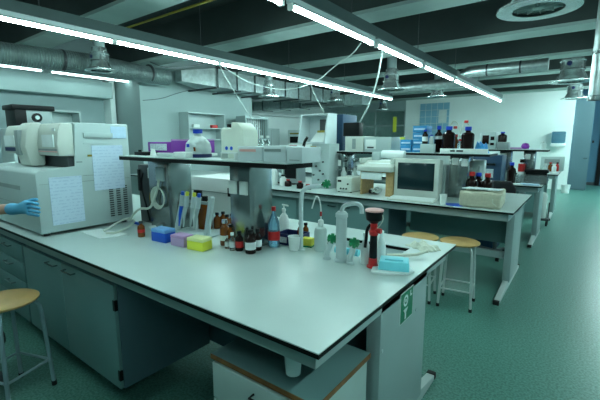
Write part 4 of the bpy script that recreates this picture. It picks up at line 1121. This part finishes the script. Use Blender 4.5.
bottle('big dark bottle with blue cap left of the tubing', 448, 0, ZS2, 12, 26, 'dark', 'cblue', xy=bx(448, 4.5), kind='jar', capw=.42)
bottle('medium brown bottle between the two big dark bottles', 455, 0, ZS2, 6, 18, 'amber', 'red', xy=bx(455, 4.62), capw=.5)
bottle('slim clear flask between the two big dark bottles', 459.5, 0, ZS2, 5, 14, 'glass', 'red', xy=bx(459.5, 4.48), capw=.5)
bottle('big dark bottle with blue cap right of the tubing', 467, 0, ZS2, 12, 26, 'dark', 'cblue', xy=bx(467, 4.5), kind='jar', capw=.42)
z0 = ZS2 + .285
cable('tubing', [(*bx(449, 4.5), z0 + .02), (*bx(452, 4.5), z0 + .08), (*bx(457, 4.5), z0 + .03), (*bx(460, 4.5), ZS2 + .17)], .006, 'tubing', 'clear tube arching from the left big dark bottle to the flask', 'tubing')
cable('tubing', [(*bx(467, 4.5), z0 + .02), (*bx(463, 4.5), z0 + .09), (*bx(460, 4.5), z0 - .02), (*bx(458.5, 4.5), ZS2 + .17)], .006, 'tubing', 'clear tube arching from the right big dark bottle to the flask', 'tubing')
tag(B().lathe([(0, 0), (.022, .005), (.022, .03), (0, .035)], 10).obj('tube_connector', 'red', loc=(*bx(464.5, 4.5), z0 + .04)), 'red connector above the right big dark bottle', 'connector')
tag(B().lathe([(0, 0), (.022, .005), (.022, .03), (0, .035)], 10).obj('tube_connector', 'red', loc=(*bx(454, 4.5), z0 - .02)), 'red connector between the two big dark bottles', 'connector')
t, W = shelf2(440, 488, 4.41, .02, .05, 'white', 'socket_strip', 'long pale socket strip along the front of the second shelf', 'socket')
B().box(-W * .55, -W * .35, -.004, 0, .015, .035).box(-W * .28, W * .0, -.004, 0, .015, .035).obj('socket', 'dgrey', t)
crumple('plastic_bag', 'lilacbag', 'crumpled bright blue plastic bag at the right end of the second shelf', 'bag', on1(481, 4.6), 4.62, ZS2, .15, .14, .16, .2, 9)
# microwave-ish box behind blue bag on third shelf
ZS3 = 1.406
t, W = box_item('instrument_box', 'small pale box with dark windows behind the blue bag', 'box', 480, 495, 6.85, .2, ZS3, .27, 'ltgrey')
B().box(-W * .8, W * .1, -.004, 0, .08, .22, .003).box(W * .3, W * .8, -.004, 0, .06, .1).box(W * .3, W * .8, -.004, 0, .14, .2).obj('dark_window', 'dark', t)
t, W = box_item('tray_box', 'grey box under the single amber bottle on the third shelf', 'box', 496.5, 508, 6.82, .22, ZS3, .11, 'grey')
bottle('amber bottle with blue cap on the grey box of the third shelf', 500, 0, ZS3 + .112, 8, 10, 'dark', 'cblue', xy=bx(501.5, 6.93), capw=.4)
tag(B().lathe([(0, 0), (.05, .01), (.06, .05), (.04, .09), (0, .1)], 14).obj('purple_bundle', 'purple', loc=(*bx(525, 6.95), ZS3)), 'small dark purple bundle on the third shelf', 'bundle')
bottle('small clear flask at the right end of the third shelf', 543, 0, ZS3, 5, 8, 'plasc', 'white', xy=bx(543, 6.95), capw=.5)
tag(B().box(-.08, .08, -.05, .05, 0, .03, .008).obj('pink_pack', 'lilac', loc=(*bx(516, 6.95), ZS3)), 'flat lilac pack left of the purple bundle', 'pack')

# bag on bench 2 and paper
x0, x1 = on1(463, 3.95), on1(506, 3.95); W = (x1 - x0) / 2
o = crumple('canvas_bag', 'cloth', 'cream canvas bag lying on the right end of the second bench', 'bag', 0, 0, 0, 1, 1, 1, 0, 1)
bpy.data.objects.remove(o)
t = thing('canvas_bag', 'cream canvas bag lying flat on the right end of the second bench', 'bag', ((x0 + x1) / 2, 3.93, Z2), .06)
b = B().box(-W, W, 0, .38, 0, .15, .022)
bmesh.ops.subdivide_edges(b.bm, edges=b.bm.edges[:], cuts=3, use_grid_fill=True)
for v_ in b.bm.verts:
    if v_.co.z > .02: v_.co.z += .010 * math.sin(v_.co.x * 23 + v_.co.y * 11) + .006 * math.sin(v_.co.y * 41)
    if v_.co.z > .02: v_.co.y += .006 * math.sin(v_.co.x * 37)
b.obj('body', 'cloth', t)
B().tube([(W * .6, -.012, .1), (W * .62, -.016, .06), (W * .8, -.014, .03)], .005, 6).obj('strap', 'rag', t)
tag(B().prism([(-.17, -.06), (.16, -.09), (.19, .05), (-.13, .07)], 'z', 0, .008).obj('newspaper', 'print2', loc=((x0 + x1) / 2 - .02, 4.08, Z2 + .168)), 'folded printed paper on top of the cream canvas bag', 'paper')
for i, (u, cp, lb) in enumerate(((474, 'red', 'dark bottle with red cap behind the left of the canvas bag'), (480.5, 'cblue', 'dark bottle with blue cap behind the canvas bag'), (490, 'red', 'dark bottle with red cap right of the blue capped one behind the bag'))):
    bottle(lb, u, 0, Z2, 11, 27 if i != 1 else 25, 'dark', cp, xy=bx(u, (4.5, 4.64, 4.5)[i]), capw=.4)
# dark blue cabinet behind
t = thing('blue_cabinet', 'dark blue cabinet with pale label behind the dark bottles', 'cabinet', (on1(491, 5.9), 5.85, 0))
B().box(-.22, .16, 0, .35, 0, 1.34, .015).obj('body', 'navy2', t)
B().box(-.12, .06, -.004, 0, 1.03, 1.15).obj('paper_label', 'print2', t)
B().box(-.12, .08, -.02, 0, 1.2, 1.23, .004).obj('handle', 'black', t)
# chair behind
t = thing('office_chair', 'black office chair behind the canvas bag at the second bench', 'chair', (on1(501, 5.45), 5.36, 0))
B().prism([(-.2, .62), (.2, .62), (.22, .95), (.16, 1.04), (-.16, 1.04), (-.22, .95)], 'y', -.03, .03, .02).obj('backrest', 'jacket', t)
B().box(-.22, .22, -.5 + .52, .46, .44, .52, .03).obj('seat', 'jacket', t)
B().tube([(0, .2, .06), (0, .2, .44)], .025, 12).tube([(0, .05, .47), (0, -.0, .5), (0, -.0, .64)], .015, 8).obj('post', 'dgrey', t)
for k in range(5):
    a = 2 * PI * k / 5
    lg = B().tube([(0, .2, .08), (.26 * math.cos(a), .2 + .26 * math.sin(a), .06)], .016, 8).obj('base_leg', 'dgrey', t)
    B().tube([(.26 * math.cos(a) - .02, .2 + .26 * math.sin(a), .03), (.26 * math.cos(a) + .02, .2 + .26 * math.sin(a), .03)], .03, 12).obj('castor', 'rubber', lg)
# things beside column two
t = thing('white_kit', 'white rack of tubing right of the service column by the monitor', 'rack', (on1(469, 4.6), 4.75, Z2))
B().box(-.08, .14, 0, .12, 0, .42, .008).obj('body', 'plasc', t)
B().box(-.05, -.03, -.01, 0, .05, .35).box(.08, .1, -.01, 0, .05, .35).obj('rail', 'ltgrey', t)
tag(B().box(-.04, .03, 0, .03, 0, .05, .008).obj('blue_holder', 'blue', loc=(*bx(443, 4.52), 1.15)), 'small blue holder right of the monitor top', 'holder')
t, W = box_item('pale_case', 'pale upright case directly behind the monitor right edge', 'case', 440, 447, 4.5, .2, Z2, .36, 'ltgrey')

# ================================================================== BENCH 3 ITEMS
bottle('large amber bottle with blue cap on the third bench', 513, 0, Z2, 8, 21, 'dark', 'cblue', xy=bx(513.5, 6.5), capw=.4)
bottle('white bottle with red middle under the third shelf', 523, 0, Z2, 6, 22, 'white', 'dark', 'red', xy=bx(523, 6.9), capw=.5, labz=(.45, .8))
bottle('dark bottle under the third shelf left of the black tray', 531, 0, 1.05, 6, 12, 'dark', 'black', xy=bx(527, 7.12), capw=.5)
tag(B().box(-.10, .10, -.08, .08, 0, .145, .006).obj('reagent_rack', 'ltgrey', loc=(*bx(527, 7.12), Z2)), 'grey riser block under the dark bottle on the third bench', 'rack')
t = thing('black_tray', 'black tray under the third shelf behind the clear box', 'tray', (*bx(538, 6.9), Z2))
B().box(-.15, .17, -.06, .06, .15, .2, .01).box(-.13, .15, -.04, .04, 0, .15).obj('body', 'black', t)
bottle('clear green tinted soap bottle on the third bench', 545, 0, Z2, 5, 18, 'plasc', 'white', xy=bx(546.5, 7.1), kind='tall')
bottle('yellow detergent bottle on the third bench end', 549, 0, Z2, 3, 12, 'yellow', 'white', xy=bx(548, 7.2), kind='tall')
t = thing('clear_box', 'clear plastic box on the right end of the third bench', 'box', (*bx(534, 6.6), Z2))
B().box(-.2, .2, 0, .25, 0, .008).box(-.2, .2, 0, .006, .008, .12).box(-.2, .2, .244, .25, .008, .12).box(-.2, -.194, .006, .244, .008, .12).box(  .194, .2, .006, .244, .008, .12).obj('body', 'glass', t)
tag(B().box(-.17, .17, -.07, .07, 0, .012).obj('paper_pad', 'paper', loc=(*bx(513, 6.4), Z2)), 'white paper pad at the near edge of the third bench', 'paper')
tag(B().box(-.12, .12, -.06, .06, 0, .02, .004).obj('blue_pack', 'pblue', loc=(*bx(533, 6.42), Z2)), 'pale blue pack right of the paper pad on the third bench', 'pack')
# bench 4
for i, (u, yy, w_, h_, m, cp, lb) in enumerate(((553, 9.5, 4, 9, 'amber', 'red', 'amber bottle with red cap on the farthest bench'), (557, 9.4, 4, 8, 'white', 'white', 'white bottle on the farthest bench'), (560, 9.6, 3, 9, 'red', 'dark', 'small red bottle at the end of the farthest bench'))):
    bottle(lb, u, 0, Z2, w_, h_, m, cp, xy=bx(u - 1, yy), capw=.5)
t = thing('grey_instrument', 'grey boxy instrument on the farthest bench below the paper dispenser', 'instrument', (*bx(554, 9.7), Z2))
B().box(-.22, .2, 0, .25, 0, .3, .01).obj('body', 'ltgrey', t)
B().box(-.15, .12, -.005, 0, .15, .25).obj('panel', 'grey', t)
# trolley with white cylinder under bench 3 end
y = 8.15; x = on1(548, y) - .07
t = thing('trolley', 'black wheeled stand with white cylinder beside the third bench end', 'trolley', (x + .07, y, 0))
B().lathe([(0, .14), (.065, .14), (.07, .16), (.07, .55), (.05, .60), (0, .61)], 18).obj('cylinder', 'white', t)
B().box(-.12, .12, -.1, .1, .10, .138, .006).tube([(.1, .06, .12), (.1, .06, .42)], .01, 6).obj('cart_frame', 'dgrey', t)
b = B()
for dx in (-.09, .09):
    for dy in (-.08, .08): b.tube([(dx - .015, dy, .05), (dx + .015, dy, .05)], .048, 12)
pieces(b, 'wheel', 'rubber', t)
# waste bin
x, y = G(565, 193, 0)
t = thing('waste_bin', 'white waste bin at the end of the back wall', 'bin', (x, y, 0))
B().lathe([(0, 0), (.09, 0), (.115, .24), (.105, .24), (.08, .01), (0, .01)], 20).obj('body', 'white', t)
B().lathe([(.105, .23), (.12, .23), (.12, .25), (.105, .25)], 20).obj('rim', 'white', t)
# back wall: paper dispenser, poster
t = thing('paper_dispenser', 'blue and white paper towel dispenser on the back wall', 'dispenser', (-.7, 14.49, 1.55))
B().box(-.19, .17, -.25, 0, -.1, .26, .03).obj('cover', 'petblue', t)
B().box(-.2, .18, -.24, 0, -.2, -.1, .02).prism([(-.1, -.2), (.08, -.2), (.02, -.28), (-.04, -.28)], 'y', -.2, -.02).obj('base', 'white', t)
def YYp(u, v, y):
    q = P3(u, v, y); return q[0], q[2]
x0, z1 = YYp(420.5, 104, 14.49); x1, z0 = YYp(447, 150, 14.49)
t = thing('wall_poster', 'large pale blue gridded poster on the back wall behind the bottles', 'poster', ((x0 + x1) / 2, 14.485, z0))
W = (x1 - x0) / 2; hh = z1 - z0
B().box(-W, W, 0, .012, 0, hh).obj('sheet', 'poster', t)
b = B()
for k in range(1, 7): b.box(-W, W, -.002, 0, hh * k / 7 - .006, hh * k / 7 + .006)
for k in range(1, 5): b.box(-W + 2 * W * k / 5 - .006, -W + 2 * W * k / 5 + .006, -.002, 0, 0, hh)
b.obj('grid_lines', 'label', t)
B().box(W * .3, W * .85, -.004, -.002, hh * .58, hh * .85).obj('white_note', 'label', t)

# ================================================================== CAMERA & VIEW
cam = bpy.data.cameras.new('camera'); cam.sensor_width = 36; cam.lens = 380 / 600 * 36; cam.clip_start = .05
co = bpy.data.objects.new('camera', cam); C.objects.link(co)
mw = Matrix((( RX.x, UP.x, -FW.x, 0), (RX.y, UP.y, -FW.y, 0), (RX.z, UP.z, -FW.z, H), (0, 0, 0, 1)))
co.matrix_world = mw
S.camera = co
S.view_settings.view_transform = 'Standard'; S.view_settings.look = 'None'
S.view_settings.gamma = 1; S.view_settings.use_curve_mapping = False
S.view_settings.exposure = 1.95
